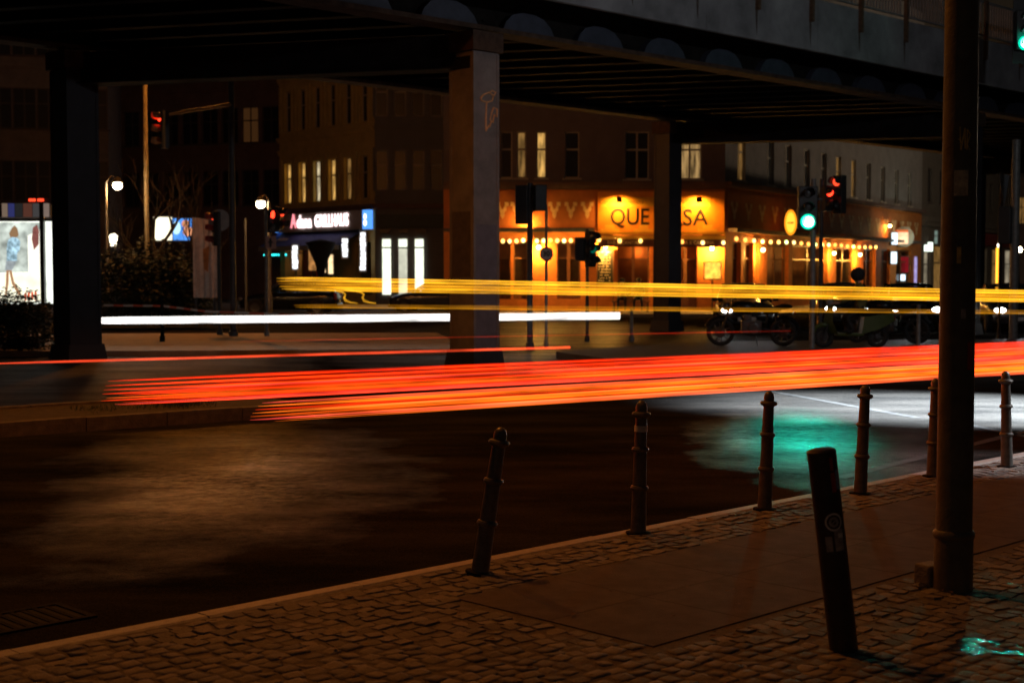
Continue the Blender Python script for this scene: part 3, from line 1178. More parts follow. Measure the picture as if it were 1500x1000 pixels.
# ------------------------------------------------------------------ dark building at far left
def simple_building(name, label, px0, px1, Y0, Y1, h, wallmat, cols, rows, z_first, fh, ww, wh, frame, lit=(), group=None, kind='cross', groundmat=None, surround=None, start=.5):
    a = at_y(px0, 300, Y0)
    b_ = at_y(px1, 300, Y1)
    v = Vector((b_.x - a.x, b_.y - a.y, 0))
    w = v.length
    t = thing(name, label, 'building', (a.x, a.y, 0), math.atan2(v.y, v.x), group)
    ops = []
    step = w / cols
    for r in range(rows):
        for c in range(cols):
            u = step * (c + start)
            ops.append((u - ww / 2, u + ww / 2, z_first + r * fh, z_first + r * fh + wh))
    part('wall', wallmat, t, lambda m: wall_mesh(m, w, h, ops))
    for i, o in enumerate(ops):
        r, c = divmod(i, cols)
        pm_ = GLASSD
        for (lr, lc, lm) in lit:
            if lr == r and lc == c:
                pm_ = lm
        window(t, *o, frame, pm_, kind, surround=surround)
    for r in range(rows + 1):
        z = z_first - .55 + r * fh
        part('string_course', wallmat, t, lambda m: (m.box(-.02, w + .02, -.14, .02, z, z + .16), m.box(-.02, w + .02, -.08, .02, z - .1, z - .001)))
    return t, w
LITM = em('lit_room_mid', (1.0, 0.6, 0.22), 0.26, .85, 1.7, (6, 6, .7))
W_DARKRED = pm('wall_dark_red_brown', (0.16, 0.10, 0.08), 0.85, var=0.25, scale=1.5, bump=0.2, bscale=20)
W_BROWN = pm('wall_grey_brown', (0.2, 0.17, 0.15), 0.85, var=0.25, scale=1.5, bump=0.2, bscale=20)
W_YEL = pm('wall_ochre_stucco', (0.55, 0.40, 0.13), 0.85, var=0.2, scale=1.2, bump=0.2, bscale=20)
W_GREY = pm('wall_grey_stucco', (0.17, 0.16, 0.155), 0.85, var=0.2, scale=1.2, bump=0.2, bscale=20)
W_WING = pm('wall_wing_grey_stucco', (0.30, 0.27, 0.25), 0.85, var=0.2, scale=1.2, bump=0.2, bscale=20)  # wing wall and frames lightened to make up for little light there
FRAMEP = pm('window_frame_pale', (0.7, 0.62, 0.5), 0.6, var=0.15)
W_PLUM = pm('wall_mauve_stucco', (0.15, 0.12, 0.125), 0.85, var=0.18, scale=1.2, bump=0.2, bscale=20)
simple_building('apartment_building', 'unlit brown apartment block behind the glowing bus shelter at far left', -160, 160, 70, 72, 19, W_BROWN, 9, 4, 5.2, 3.6, 1.1, 2.0, FRAMED)
simple_building('apartment_building', 'dark reddish apartment block behind the bare tree and street lamps', 152, 412, 88, 84, 20, W_DARKRED, 9, 4, 5.6, 3.7, 1.1, 2.1, FRAMED, lit=((1, 7, em('lit_room_faint', (1, .4, .12), .035)),))
# ------------------------------------------------------------------ ochre building with the grill shop
a = at_y(410, 300, 80.0)
b_ = at_y(549, 300, 73.0)
v = Vector((b_.x - a.x, b_.y - a.y, 0))
gw = v.length
def ou(px):
    q = (px - 750) / FPX
    d = v.normalized()
    return (q * a.y - a.x) / (d.x - q * d.y)
och = thing('grill_building', 'ochre corner house with a row of lit upstairs windows above the grill shop', 'building', (a.x, a.y, 0), math.atan2(v.y, v.x))
ops, lits = [], []
for r in range(3):
    for c in range(6):
        u = gw * (c + .62) / 6.25
        zb = 5.45 + r * 3.95
        ops.append((u - .34, u + .34, zb, zb + 2.2))
        lits.append({0: LITW, 1: LITW, 2: LITC, 3: LITW}.get(c, LITD if c == 4 else GLASSD) if r == 0 else GLASSD)
ground_ops = [(.5, 1.5, .3, 3.2), (1.75, 4.4, .1, 3.1), (gw - 1.75, gw - .35, .5, 3.2)]
part('wall', W_YEL, och, lambda m: wall_mesh(m, gw, 18, ops + ground_ops, .3))
for o, l in zip(ops, lits):
    window(och, *o, FRAMEW, l, 'tee', surround=W_YEL, y=.16)
for z, dd in ((5.0, .25), (8.25, .12), (8.95, .2), (12.2, .12), (12.9, .2), (16.4, .3)):
    part('cornice', W_YEL if dd < .25 else W_DARKRED, och, lambda m: (m.box(-.05, gw + .05, -dd, .02, z, z + .14), m.box(-.03, gw + .03, -dd * .6, .02, z - .12, z - .001)))
for c in range(7):
    u = gw * (c + .12) / 6.25
    if u < gw - .1:
        for r in range(3):
            zb = 5.4 + r * 3.95
            part('pilaster', W_YEL, och, lambda m: m.box(u - .11, u + .11, -.07, .01, zb, zb + 2.5))
INT_RED = pm('shop_red_wall', (0.25, 0.05, 0.03), 0.7, var=0.3, scale=2)
SHOPG = pm('shop_interior_dark', (0.05, 0.035, 0.03), 0.6, var=0.4, scale=2)
for o in ground_ops:
    part('shop_interior', INT_RED, och, lambda m: m.box(o[0] + .01, o[1] - .01, 1.2, 1.25, o[2], o[3]))
lamp('shop_light', 'POINT', (a.x + v.normalized().x * 3 + .4, a.y + v.normalized().y * 3 + 1.0, 2.7), (1, .6, .3), 14, None, .1)
# grill shop sign
WHT = em('sign_letters_white', (1.0, 0.78, 0.80), 3.0)
PNK = em('sign_letters_pink', (1.0, 0.28, 0.32), 1.6)
BLUE_E = em('sign_blue_light', (0.1, 0.35, 1.0), 1.3)
WHITE_E = em('sign_white_light', (0.95, 0.97, 1.0), 2.2)
SIGNB = pm('sign_backing_grey', (0.5, 0.45, 0.4), 0.6, var=0.15)
yaw = math.atan2(v.y, v.x)
sg = thing('shop_sign', 'lit grill restaurant sign with white capital letters and blue end boxes', 'sign', (a.x, a.y, 0), yaw)
part('backing', SIGNB, sg, lambda m: m.box(.35, gw - .12, -.32, -.04, 3.85, 4.85))
text_part('letters', 'dana', .95, WHT, sg, ((ou(444) + ou(465)) / 2, -.36, 4.36), fit=ou(465) - ou(444), bold=.022)
text_part('letters', 'GRILLHAUS', .9, WHT, sg, ((ou(470) + ou(519)) / 2, -.36, 4.36), fit=ou(519) - ou(470), bold=.02)
text_part('letters', 'A', 1.05, PNK, sg, ((ou(435) + ou(443)) / 2, -.37, 4.4), fit=ou(443.5) - ou(435), bold=.022)
for (u0, u1) in ((.02, .34), (gw - .62, gw - .1)):
    part('end_box', BLUE_E, sg, lambda m: m.box(u0, u1, -.34, -.05, 3.86, 4.84))
    part('end_emblem', WHITE_E, sg, lambda m: (m.ball(((u0 + u1) / 2, -.36, 4.5), .13, 10, (1, .3, 1.2)), m.ball(((u0 + u1) / 2, -.36, 4.18), .15, 10, (1, .3, 1.1))))
AWN = pm('awning_blue', (0.035, 0.05, 0.20), 0.8, var=0.25, scale=3)
aw = thing('shop_awning', 'blue canvas awning below the grill restaurant sign', 'awning', (a.x, a.y, 0), yaw)
part('canvas', AWN, aw, lambda m: m.add([(.1, -.08, 3.84), (gw - .9, -.08, 3.84), (gw - 1.4, -1.3, 3.05), (-.1, -1.3, 3.05), (.1, -.08, 3.80), (gw - .9, -.08, 3.80), (gw - 1.4, -1.3, 3.01), (-.1, -1.3, 3.01)],
     [(0, 1, 2, 3), (7, 6, 5, 4), (0, 3, 7, 4), (1, 5, 6, 2), (3, 2, 6, 7)]))
part('valance', pm('awning_valance_grey', (.4, .4, .38), .8), aw, lambda m: m.box(-.1, gw - 1.4, -1.33, -1.305, 2.82, 3.05))
text_part('lettering', 'Adana', .42, pm('awning_lettering', (.5, .45, .35), .8), aw, (1.5, -.74, 3.46), rot=(R(33), 0, 0))
ledc = em('led_cyan', (0.03, 0.75, 0.75), 3.0)
lg = thing('led_garland', 'row of cyan led lights under the blue awning', 'string lights', (a.x, a.y, 0), yaw)
part('cable', RAIL, lg, lambda m: m.box(.1, gw - 1.2, -1.18, -1.16, 2.66, 2.675))
bm_ = MB().ball((0, 0, 0), .055, 8).mesh('bulb', ledc)
for u in (.25, .45, .65, 1.1, 1.3, 1.5, 1.75, 2.5, 3.3):
    inst('bulb', bm_, lg, (u, -1.17, 2.6))
def letter_strip(px, py0, py1, label):
    p0 = at_y(px, py0, 74.5)
    p1 = at_y(px, py1, 74.5)
    t = thing('vertical_sign', label, 'sign', (p0.x, p0.y - 1.2, 0))
    h = p0.z - p1.z
    part('backing', SIGNB, t, lambda m: m.box(-.19, .19, .03, .09, p1.z - .08, p0.z + .08))
    n = max(4, int(h / .22))
    for k in range(n):
        z = p0.z - (k + .5) * h / n
        part('glyph', WHITE_E, t, lambda m: m.box(-.13 + random.uniform(-.03, .03), .13 + random.uniform(-.03, .03), 0, .028, z - h / n * .42, z + h / n * .42))
    return t
letter_strip(437, 360, 394, 'glowing vertical white sign at the left end of the grill shop front')
letter_strip(509, 350, 377, 'short glowing white sign beside the grill shop door')
letter_strip(535, 341, 396, 'tall glowing vertical white sign at the right end of the grill shop')
def lit_panel(px0, py0, px1, py1, Y, label, mat, name='light_panel', cat='lit panel', frame=FRAMED, ground=True):
    p0, p1 = at_y(px0, py0, Y), at_y(px1, py1, Y)
    t = thing(name, label, cat, ((p0.x + p1.x) / 2, Y, 0))
    w2 = (p1.x - p0.x) / 2
    part('frame', frame, t, lambda m: (m.box(-w2 - .05, w2 + .05, .02, .12, p1.z - .05, p0.z + .05)))
    part('screen', mat, t, lambda m: m.box(-w2, w2, 0, .019, p1.z, p0.z))
    if ground:
        part('leg', frame, t, lambda m: m.box(-.04, .04, .03, .1, 0, p1.z - .05))
    return t
WARMW = em('warm_white_panel', (1.0, 0.72, 0.38), 1.6, .4, 3)
lit_panel(466, 372, 477, 399, 73.8, 'warm lit menu case in the grill shop doorway', WARMW, 'menu_case', 'menu case')
lit_panel(481, 373, 488, 401, 73.4, 'narrow lit figure sign beside the grill doorway menu case', WARMW, 'menu_case', 'menu case')
lit_panel(452, 362, 463, 396, 74.2, 'dim orange lit counter window of the grill shop', em('orange_dim_panel', (.8, .35, .1), .5, .6, 4), 'menu_case', 'menu case')
# folded market umbrella outside the grill shop
up = at_y(470, 380, 71.0)
um = thing('parasol', 'dark folded parasol in front of the grill shop awning', 'parasol', (up.x, up.y, 0))
part('canopy', pm('parasol_dark', (.02, .018, .02), .8), um, lambda m: m.lathe([(.1, 1.3), (.3, 2.1), (.75, 3.1), (.7, 3.15), (.05, 3.3)], 12), smooth=True)
part('pole', RAIL, um, lambda m: m.lathe([(.03, 0), (.03, 1.4)], 8))
part('base', IRON, um, lambda m: m.lathe([(.3, 0), (.3, .08), (.05, .12)], 14))
# ------------------------------------------------------------------ grey building between grill shop and pillar
gb, gbw = simple_building('apartment_building', 'dark grey house with three tall glowing shop windows, left of the central pillar', 549.5, 735, 72.7, 72.7, 18.5, W_GREY, 7, 3, 5.85, 3.7, .62, 2.0, FRAMEW, kind='tee', surround=W_GREY, start=.38)
SHOPLIT = em('shop_window_white', (0.93, 1.0, 0.78), 1.5, .35, 1.2)
for k, px in enumerate((566, 590, 614)):
    p0, p1 = at_y(px - 6.5, 350, 72.4), at_y(px + 6.5, 424, 72.4)
    t = thing('shop_window', ('leftmost', 'middle', 'rightmost')[k] + ' of three tall narrow glowing windows left of the central pillar', 'window', (p0.x, 72.5, 0), group='tall glowing shop windows')
    w_ = p1.x - p0.x
    zt = p0.z
    part('frame', FRAMEW, t, lambda m: (m.box(-.06, 0, 0, .12, .45, zt + .06), m.box(w_, w_ + .06, 0, .12, .45, zt + .06), m.box(0, w_, 0, .12, zt, zt + .06), m.box(0, w_, .002, .118, zt - .48, zt - .40), m.box(0, w_, 0, .12, .45, .52)))
    part('pane', SHOPLIT if k != 1 else em('shop_window_grey', (.8, .8, .62), .8, .4, 1.2), t, lambda m: m.box(.002, w_ - .002, .05, .06, .52, zt - .48))
    part('pane', SHOPLIT, t, lambda m: m.box(.002, w_ - .002, .05, .06, zt - .40, zt))
part('fascia', pm('fascia_green_dark', (.05, .07, .06), .6), gb, lambda m: m.box(.1, gbw - .1, -.2, -.005, 3.9, 4.6))
part('string_course', W_DARKRED, gb, lambda m: m.box(0, gbw, -.25, -.005, 4.9, 5.12))
for px in (564, 592, 617):
    p = at_y(px, 339, 72.4)
    part('wall_lamp', STEEL, gb, lambda m: m.box(p.x - gb.location.x - .25, p.x - gb.location.x + .25, -.35, -.21, p.z - .1, p.z + .12))
# ------------------------------------------------------------------ corner house with the cantina
YC = 62.0
xa = at_y(650, 300, YC).x
xb = at_y(873, 300, YC).x
xc = at_y(1062, 300, YC).x
RW = R(60)
rdir = Vector((math.cos(RW), math.sin(RW), 0))
def wing_pt(px, off):
    q = (px - 750) / FPX
    bx, by = xc + off * rdir.y, YC - off * rdir.x
    s = (q * by - bx) / (rdir.x - q * rdir.y)
    return Vector((bx + rdir.x * s, by + rdir.y * s, 0))
def s_of(px):
    q = (px - 750) / FPX
    return (q * YC - xc) / (rdir.x - q * rdir.y)
cor = thing('cantina_building', 'mauve corner house above the glowing orange cantina', 'building', (xa, YC, 0))
HZ = 5.4
def zpx(py, Y=YC):
    return at_y(750, py, Y).z
# left wing
lw = xb - xa
ops, kinds = [], []
for (px, w_, lm, kd) in ((742, .5, GLASSD, 'tee'), (764, .4, LITD, 'tee'), (793, .42, LITW, 'tee'), (838, .62, GLASSD, 'tee')):
    u = at_y(px, 300, YC).x - xa
    for r in range(3):
        ops.append((u - w_ / 2, u + w_ / 2, 5.75 + r * 3.9, 7.75 + r * 3.9))
        kinds.append((lm if r == 0 else GLASSD, kd))
bays_l = [(at_y(p0, 300, YC).x - xa, at_y(p1, 300, YC).x - xa) for p0, p1 in ((703, 727), (730, 748), (752, 773), (816, 851))]
g_l = [(u0, u1, .5, 3.0) for u0, u1 in bays_l]
part('wall', W_PLUM, cor, lambda m: wall_mesh(m, lw, 18, ops, .22, z0=HZ))
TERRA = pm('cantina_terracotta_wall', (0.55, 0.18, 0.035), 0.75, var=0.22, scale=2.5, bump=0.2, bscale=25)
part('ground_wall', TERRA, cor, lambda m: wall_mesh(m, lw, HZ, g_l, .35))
for o, (l, k) in zip(ops, kinds):
    window(cor, *o, FRAMEW, l, k, y=.1)
# chamfered corner
cw = xc - xb
cpart = part('corner_wall', W_PLUM, cor, lambda m: wall_mesh(m, cw, 18, [(o0 - .52, o0 + .52, zb, zb + 2.05) for o0 in (at_y(933, 300, YC).x - xb, at_y(1010, 300, YC).x - xb) for zb in (5.7, 9.6, 13.5)], .22, z0=HZ), loc=(lw, 0, 0))
for i, px in enumerate((933, 1010)):
    o0 = at_y(px, 300, YC).x - xb
    for zb in (5.7, 9.6, 13.5):
        window(cor, lw + o0 - .52, lw + o0 + .52, zb, zb + 2.05, FRAMEW, LITM if (i == 1 and zb < 6) else GLASSD, 'cross', y=.1)
g_c = [(at_y(p0, 300, YC).x - xb, at_y(p1, 300, YC).x - xb, .1, 2.95) for p0, p1 in ((905, 952), (957, 985), (988, 1022))]
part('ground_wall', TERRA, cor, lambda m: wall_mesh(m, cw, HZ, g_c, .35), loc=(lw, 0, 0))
# right wing along the side street
rw = 34.0
rops, rk = [], []
for px, lit in ((1085, LITD), (1127, GLASSD), (1153, GLASSD), (1180, GLASSD), (1205, GLASSD), (1226, LITD), (1248, LITD), (1270, GLASSD), (1291, GLASSD), (1311, GLASSD), (1330, GLASSD)):
    u = s_of(px)
    ww = .95
    for r in range(3):
        rops.append((u - ww / 2, u + ww / 2, 5.75 + r * 3.9, 7.8 + r * 3.9))
        rk.append(lit if r == 0 else GLASSD)
wing = part('wing_wall', W_WING, cor, lambda m: wall_mesh(m, rw, 18, rops, .25, z0=HZ), loc=(lw + cw, 0, 0), rot=(0, 0, RW))
for o, l in zip(rops, rk):
    window(cor, *o, FRAMEP, l, 'cross', y=.12, xf=(Vector((lw + cw, 0, 0)), RW))
g_r = [(s_of(p0), s_of(p1), .4, 3.0) for p0, p1 in ((1072, 1085), (1088, 1103), (1106, 1112), (1123, 1155), (1160, 1212), (1224, 1252), (1264, 1282), (1290, 1303), (1312, 1334))]
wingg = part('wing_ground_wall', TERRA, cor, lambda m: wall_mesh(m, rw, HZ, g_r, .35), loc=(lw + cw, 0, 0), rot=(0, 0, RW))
# string course over the ground floor
part('cornice', W_DARKRED, cor, lambda m: (m.box(0, lw + cw, -.3, -.002, HZ, HZ + .16), m.box(0, lw + cw, -.18, -.002, HZ - .14, HZ - .001)))
part('cornice', W_DARKRED, wing, lambda m: m.box(.02, rw, -.3, -.002, HZ + .002, HZ + .2))
# glazing with door frames and dim interior behind
INTER = pm('cantina_interior', (0.16, 0.07, 0.035), 0.7, var=0.5, scale=1.5)
WOOD = pm('cantina_door_wood', (0.16, 0.07, 0.03), 0.5, var=0.3, scale=5)
CGL = glass('cantina_glass', (.02, .02, .02), .25)
def shop_bay(parent, u0, u1, z0, z1, off=0.0, rz=0.0):
    m = MB()
    f = .07
    n = 2 if u1 - u0 > .9 else 1
    for k in range(n):
        a0, a1 = u0 + (u1 - u0) * k / n, u0 + (u1 - u0) * (k + 1) / n
        m.box(a0 + .002, a0 + f, .2, .28, z0, z1)
        m.box(a1 - f, a1 - .002, .2, .28, z0, z1)
        m.box(a0 + f, a1 - f, .2, .28, z1 - .1, z1)
        m.box(a0 + f, a1 - f, .202, .278, z0, z0 + .5)
        m.box(a0 + f, a1 - f, .202, .278, z1 - .75, z1 - .68)
    o = m.build('glazed_door', WOOD, parent, loc=(off, 0, 0), rot=(0, 0, rz))
    for k in range(n):
        a0, a1 = u0 + (u1 - u0) * k / n, u0 + (u1 - u0) * (k + 1) / n
        part('pane', CGL, o, lambda q: q.box(a0 + f, a1 - f, .235, .245, z0 + .5, z1 - .75))
    return o
for u0, u1, z0, z1 in g_l:
    shop_bay(cor, u0, u1, z0, z1)
for u0, u1, z0, z1 in g_c:
    shop_bay(cor, u0, u1, z0, z1, lw)
for u0, u1, z0, z1 in g_r:
    shop_bay(cor, u0, u1, z0, z1, lw + cw, RW)
part('interior_wall', INTER, cor, lambda m: m.box(.3, lw + cw - .3, 3.0, 3.1, 0, 3.4))
part('interior_ceiling', INTER, cor, lambda m: m.box(.3, lw + cw - .3, .4, 3.0, 3.4, 3.45))
part('interior_wall', INTER, wingg, lambda m: m.box(.5, rw - .3, 3.0, 3.1, 0, 3.4))
for (px, pw) in ((760, 10), (840, 10), (930, 14), (1000, 10)):
    q = at_y(px, 380, YC + 1.8)
    lamp('interior_light', 'POINT', (q.x, YC + 1.8, 2.6), (1, .45, .12), pw, None, .12)
for s in (8, 15, 22, 28):
    q = Vector((xc, YC, 0)) + rdir * s + Vector((-rdir.y, rdir.x, 0)) * 1.6
    lamp('interior_light', 'POINT', (q.x, q.y, 2.5), (1, .42, .1), 12, None, .12)
# painted band with pale zigzag ornaments
BAND = pm('cantina_band_red', (0.5, 0.16, 0.035), 0.75, var=0.2, scale=2)
part('painted_band', BAND, cor, lambda m: m.box(0, lw - .05, -.06, -.004, 3.65, 5.2))
part('painted_band', BAND, wingg, lambda m: m.box(.1, rw - .5, -.06, -.004, 3.65, 5.2))
PALE = pm('ornament_cream', (0.8, 0.56, 0.28), 0.75, var=0.2)
vm = MB()
vm.prism([(-.44, .40), (-.16, .40), (-.16, .22), (0, .02), (.16, .22), (.16, .40), (.44, .40), (.44, .2), (.28, .2), (.28, 0), (.14, -.1), (.14, -.26), (0, -.42), (-.14, -.26), (-.14, -.1), (-.28, 0), (-.28, .2), (-.44, .2)], -.075, -.062)
v_me = vm.mesh('zigzag_ornament', PALE)
for px in (736, 757, 812, 836, 860):
    inst('zigzag_ornament', v_me, cor, (at_y(px, 320, YC).x - xa, 0, 4.35), (0, 0, 0), (.62, 1, .9))
s = .95
while s < rw - 1.2:
    inst('zigzag_ornament', v_me, wingg, (s, 0, 4.35))
    s += 1.75
# yellow corner sign
SIGY = pm('sign_panel_yellow', (0.85, 0.30, 0.014), 0.6, var=0.12, scale=3, bump=.05)
SIGO = pm('sign_panel_amber', (0.80, 0.42, 0.03), 0.6, var=0.12, scale=3)
INK = pm('sign_lettering_dark', (0.03, 0.012, 0.004), 0.6, var=0.2)
qs = thing('cantina_sign', 'glowing yellow corner sign board with dark hand painted letters', 'sign', (xb, YC, 0))
x0_, x1_ = .08, cw - .05
z0_, z1_ = zpx(341), zpx(281)
part('board', SIGY, qs, lambda m: m.box(x0_, x1_, -.14, -.03, z0_, z1_))
part('header_strip', SIGO, qs, lambda m: m.box(x0_ + .12, x1_ - .6, -.17, -.142, zpx(303), zpx(289)))
part('ledge', SIGO, qs, lambda m: (m.box(x0_, x1_, -.5, -.145, z0_ - .08, z0_ + .03), m.box(x0_, x1_, -.62, -.145, z0_ - .3, z0_ - .14)))
for (px, w_) in ((893, .42), (942, .42), (1036, .42), (985, .4)):
    u = at_y(px, 300, YC).x - xb
    part('stepped_ornament', em('none', (0, 0, 0), 0) if False else SIGO, qs, lambda m: (m.box(u - w_, u + w_, -.16, -.141, z0_ + .031, z0_ + .16), m.box(u - w_ * .5, u + w_ * .5, -.16, -.141, z0_ + .161, z0_ + .34)))
text_part('letters', 'QUE', 1.0, INK, qs, (at_y(922, 320, YC).x - xb, -.15, zpx(319)), fit=1.68, extrude=.008, bold=.012)
text_part('letters', 'PASA', 1.0, INK, qs, (at_y(998, 320, YC).x - xb, -.15, zpx(320)), fit=2.25, extrude=.008, bold=.012)
text_part('small_lettering', 'Cantina  mexicana', .26, pm('small_letter_brown', (.25, .1, .01), .7), qs, (at_y(910, 296, YC).x - xb, -.176, zpx(296)), extrude=.004)
text_part('small_lettering', 'Bar & Cocktails', .26, MATS['small_letter_brown'], qs, (at_y(1010, 296, YC).x - xb, -.176, zpx(296)), extrude=.004)
# dark valance with small letters below the ledge
VAL = pm('valance_dark_red', (.10, .025, .015), .7)
part('valance', VAL, qs, lambda m: m.box(x0_, x1_, -.64, -.6, z0_ - .62, z0_ - .301))
text_part('small_lettering', 'BAR & CANTINA', .2, PALE, qs, (1.2, -.645, z0_ - .45), extrude=.003)
text_part('small_lettering', 'BAR & CANTINA', .2, PALE, qs, (cw - 1.3, -.645, z0_ - .45), extrude=.003)
WARM = (1.0, 0.44, 0.07)
for k, px in enumerate((907, 1024)):
    p = at_y(px, 293, YC - .75)
    t = thing('floodlight', ('left', 'right')[k] + ' of the two small black floodlights over the yellow corner sign', 'floodlight', (p.x, YC - .14, 0), group='floodlights over the corner sign')
    part('arm', STEEL, t, lambda m: m.bar((0, 0, p.z + .12), (0, -.62, p.z + .12), .03, .03))
    part('head', STEEL, t, lambda m: m.box(-.11, .11, -.74, -.60, p.z - .1, p.z + .12))
    lamp('floodlight_light', 'SPOT', (p.x, YC - .72, p.z - .02), WARM, 330, None, .05, (p.x, YC - .1, p.z - .85), 160, .7)
# awnings on the wings with string lights
AWG = pm('awning_faded', (.16, .13, .11), .8, var=.25)
part('awning_box', AWG, cor, lambda m: (m.box(0, lw - .1, -.5, -.061, 3.42, 3.58),))
part('awning_box', AWG, wingg, lambda m: (m.box(.2, rw - 1.5, -.5, -.061, 3.42, 3.58),))
def garland(label, p0, p1, n, sag, seed):
    rd = random.Random(seed)
    p0, p1 = Vector(p0), Vector(p1)
    t = thing('light_garland', label, 'string lights', p0, group='light garlands along the cantina')
    d = p1 - p0
    pts = [d * (i / n) + Vector((0, 0, -sag * math.sin(math.pi * ((i / n * 3) % 1)))) for i in range(n + 1)]
    m = MB()
    m.tube([p + Vector((0, 0, .09)) for p in pts], .008, 4)
    m.build('cable', STEEL, t)
    for i, p in enumerate(pts):
        c = [(1, .55, .12), (1, .35, .06), (1, .62, .2), (.75, 1, .3)][rd.randrange(4)]
        nm = 'bulb_%d' % [(1, .55, .12), (1, .35, .06), (1, .62, .2), (.75, 1, .3)].index(c)
        inst('bulb', BULB[[(1, .55, .12), (1, .35, .06), (1, .62, .2), (.75, 1, .3)].index(c)], t, p)
    return t
BULB = [MB().ball((0, 0, 0), .085, 8, (1, 1, 1.15)).mesh('bulb', em('bulb_glow_%d' % i, c, 4.0)) for i, c in enumerate([(1, .55, .12), (1, .35, .06), (1, .62, .2), (.75, 1, .3)])]
garland('string of coloured bulbs on the left wing of the cantina, beside the central pillar', (at_y(727, 353, YC).x, YC - .75, zpx(353)), (at_y(845, 352, YC).x, YC - .75, zpx(352)), 12, .03, 1)
garland('string of widely spaced bulbs below the yellow corner sign', (at_y(876, 352, YC).x, YC - .75, zpx(352)), (at_y(1056, 356, YC).x, YC - .75, zpx(356)), 6, .02, 2)
q0 = wing_pt(1078, .7)
q1 = wing_pt(1282, .7)
garland('string of coloured bulbs receding along the right wing of the cantina', (q0.x, q0.y, 3.1), (q1.x, q1.y, 3.05), 20, .05, 3)
# wall lamps
BULBW = em('wall_lamp_glow', (1.0, .68, .25), 20.0)
def wall_lamp(px, py, Y, label, power, wing_s=None):
    if wing_s is None:
        p = at_y(px, py, Y)
    else:
        q = wing_pt(px, .35)
        p = at_y(px, py, q.y)
        p.x, p.y = q.x, q.y
    t = thing('wall_lamp', label, 'wall lamp', (p.x, p.y, p.z), group='wall lamps on the cantina')
    part('shade', STEEL, t, lambda m: m.lathe([(.05, .2), (.06, .16), (.19, .09), (.18, .08)], 12), smooth=True)
    part('bulb', BULBW, t, lambda m: m.ball((0, 0, .0), .1, 8))
    part('bracket', STEEL, t, lambda m: m.bar((0, .3, .17), (0, 0, .17), .025, .025))
    lamp('wall_lamp_light', 'POINT', (p.x, p.y - .02, p.z - .14), WARM, power * 7, None, .07)
    return t
wall_lamp(887, 361, YC - .35, 'bright wall lamp directly above the chalk menu board', 55)
wall_lamp(1043, 364, YC - .35, 'bright wall lamp above the lit menu case at the corner', 60)
wall_lamp(789, 362, YC - .35, 'wall lamp on the cantina behind the speed limit sign', 55)
wall_lamp(773, 322, YC - .35, 'wall lamp high on the cantina band behind the dark traffic signals', 22)
wall_lamp(1117, 366, 0, 'wall lamp on the first pier of the cantina side wing', 45, 1)
wall_lamp(1221, 371, 0, 'wall lamp on the cantina side wing just right of the green signal pole', 60, 1)
wall_lamp(1259, 373, 0, 'farthest bright wall lamp on the cantina side wing', 70, 1)
wall_lamp(1302, 331, 0, 'small orange lamp high at the far end of the cantina wing', 8, 1)
# lit pillars, chalk board, menu case
CHALKB = pm('chalkboard', (.015, .014, .012), .8, var=.3)
CHALK = pm('chalk_marks', (.45, .40, .3), .9)
p0, p1 = at_y(874, 366, YC - .2), at_y(899, 416, YC - .2)
cb = thing('chalkboard', 'tall chalk menu board beside the cantina entrance', 'menu board', (p0.x, YC - .2, 0))
cwid = p1.x - p0.x
part('board', CHALKB, cb, lambda m: m.box(.04, cwid - .04, 0, .04, p1.z + .04, p0.z - .04))
part('frame', WOOD, cb, lambda m: (m.box(0, .04, -.01, .05, p1.z, p0.z), m.box(cwid - .04, cwid, -.01, .05, p1.z, p0.z), m.box(.04, cwid - .04, -.01, .05, p0.z - .04, p0.z), m.box(.04, cwid - .04, -.01, .05, p1.z, p1.z + .04)))
part('leg', WOOD, cb, lambda m: (m.box(0, .04, 0, .04, 0, p1.z), m.box(cwid - .04, cwid, 0, .04, 0, p1.z)))
rd = random.Random(4)
z = p0.z - .12
while z > p1.z + .1:
    part('chalk_line', CHALK, cb, lambda m: [m.box(xx, xx + .05, -.006, -.002, z, z + rd.uniform(.04, .085)) for xx in [.08 + .066 * i for i in range(int((cwid - .16) / .066))] if rd.random() < .78])
    z -= .125
mc0, mc1 = at_y(1032, 384, YC - .3), at_y(1055, 408, YC - .3)
mcs = thing('menu_case', 'amber lit menu case on a post at the cantina corner', 'menu case', ((mc0.x + mc1.x) / 2, YC - .4, 0))
hw_ = (mc1.x - mc0.x) / 2
part('case', WOOD, mcs, lambda m: m.box(-hw_ - .04, hw_ + .04, .02, .12, mc1.z - .04, mc0.z + .04))
part('lit_page', em('menu_page_glow', (1, .5, .06), 1.6, .4, 5), mcs, lambda m: m.box(-hw_, hw_, 0, .019, mc1.z, mc0.z))
part('post', WOOD, mcs, lambda m: m.box(-.04, .04, .03, .11, 0, mc1.z - .04))
# oval projecting sign
p = wing_pt(1157, .9)
pz_ = at_y(1157, 326, p.y).z
ov = thing('oval_sign', 'glowing orange oval sign projecting from the cantina wing beside the green signal', 'sign', (p.x, p.y, pz_), R(-12))
part('rim', em('oval_rim_glow', (1, .28, .01), 1.6), ov, lambda m: m.ball((0, 0, 0), .6, 18, (.48, .12, 1.0)))
part('face', em('oval_face_glow', (1, .40, .03), 2.2), ov, lambda m: m.ball((0, -.04, 0), .48, 18, (.44, .12, 1.0)))
part('lettering_bar', SIGO, ov, lambda m: m.box(-.14, .14, -.13, -.115, -.05, .02))
part('bracket', STEEL, ov, lambda m: m.bar((.0, .05, .5), (1.0, .6, .5), .04, .04))
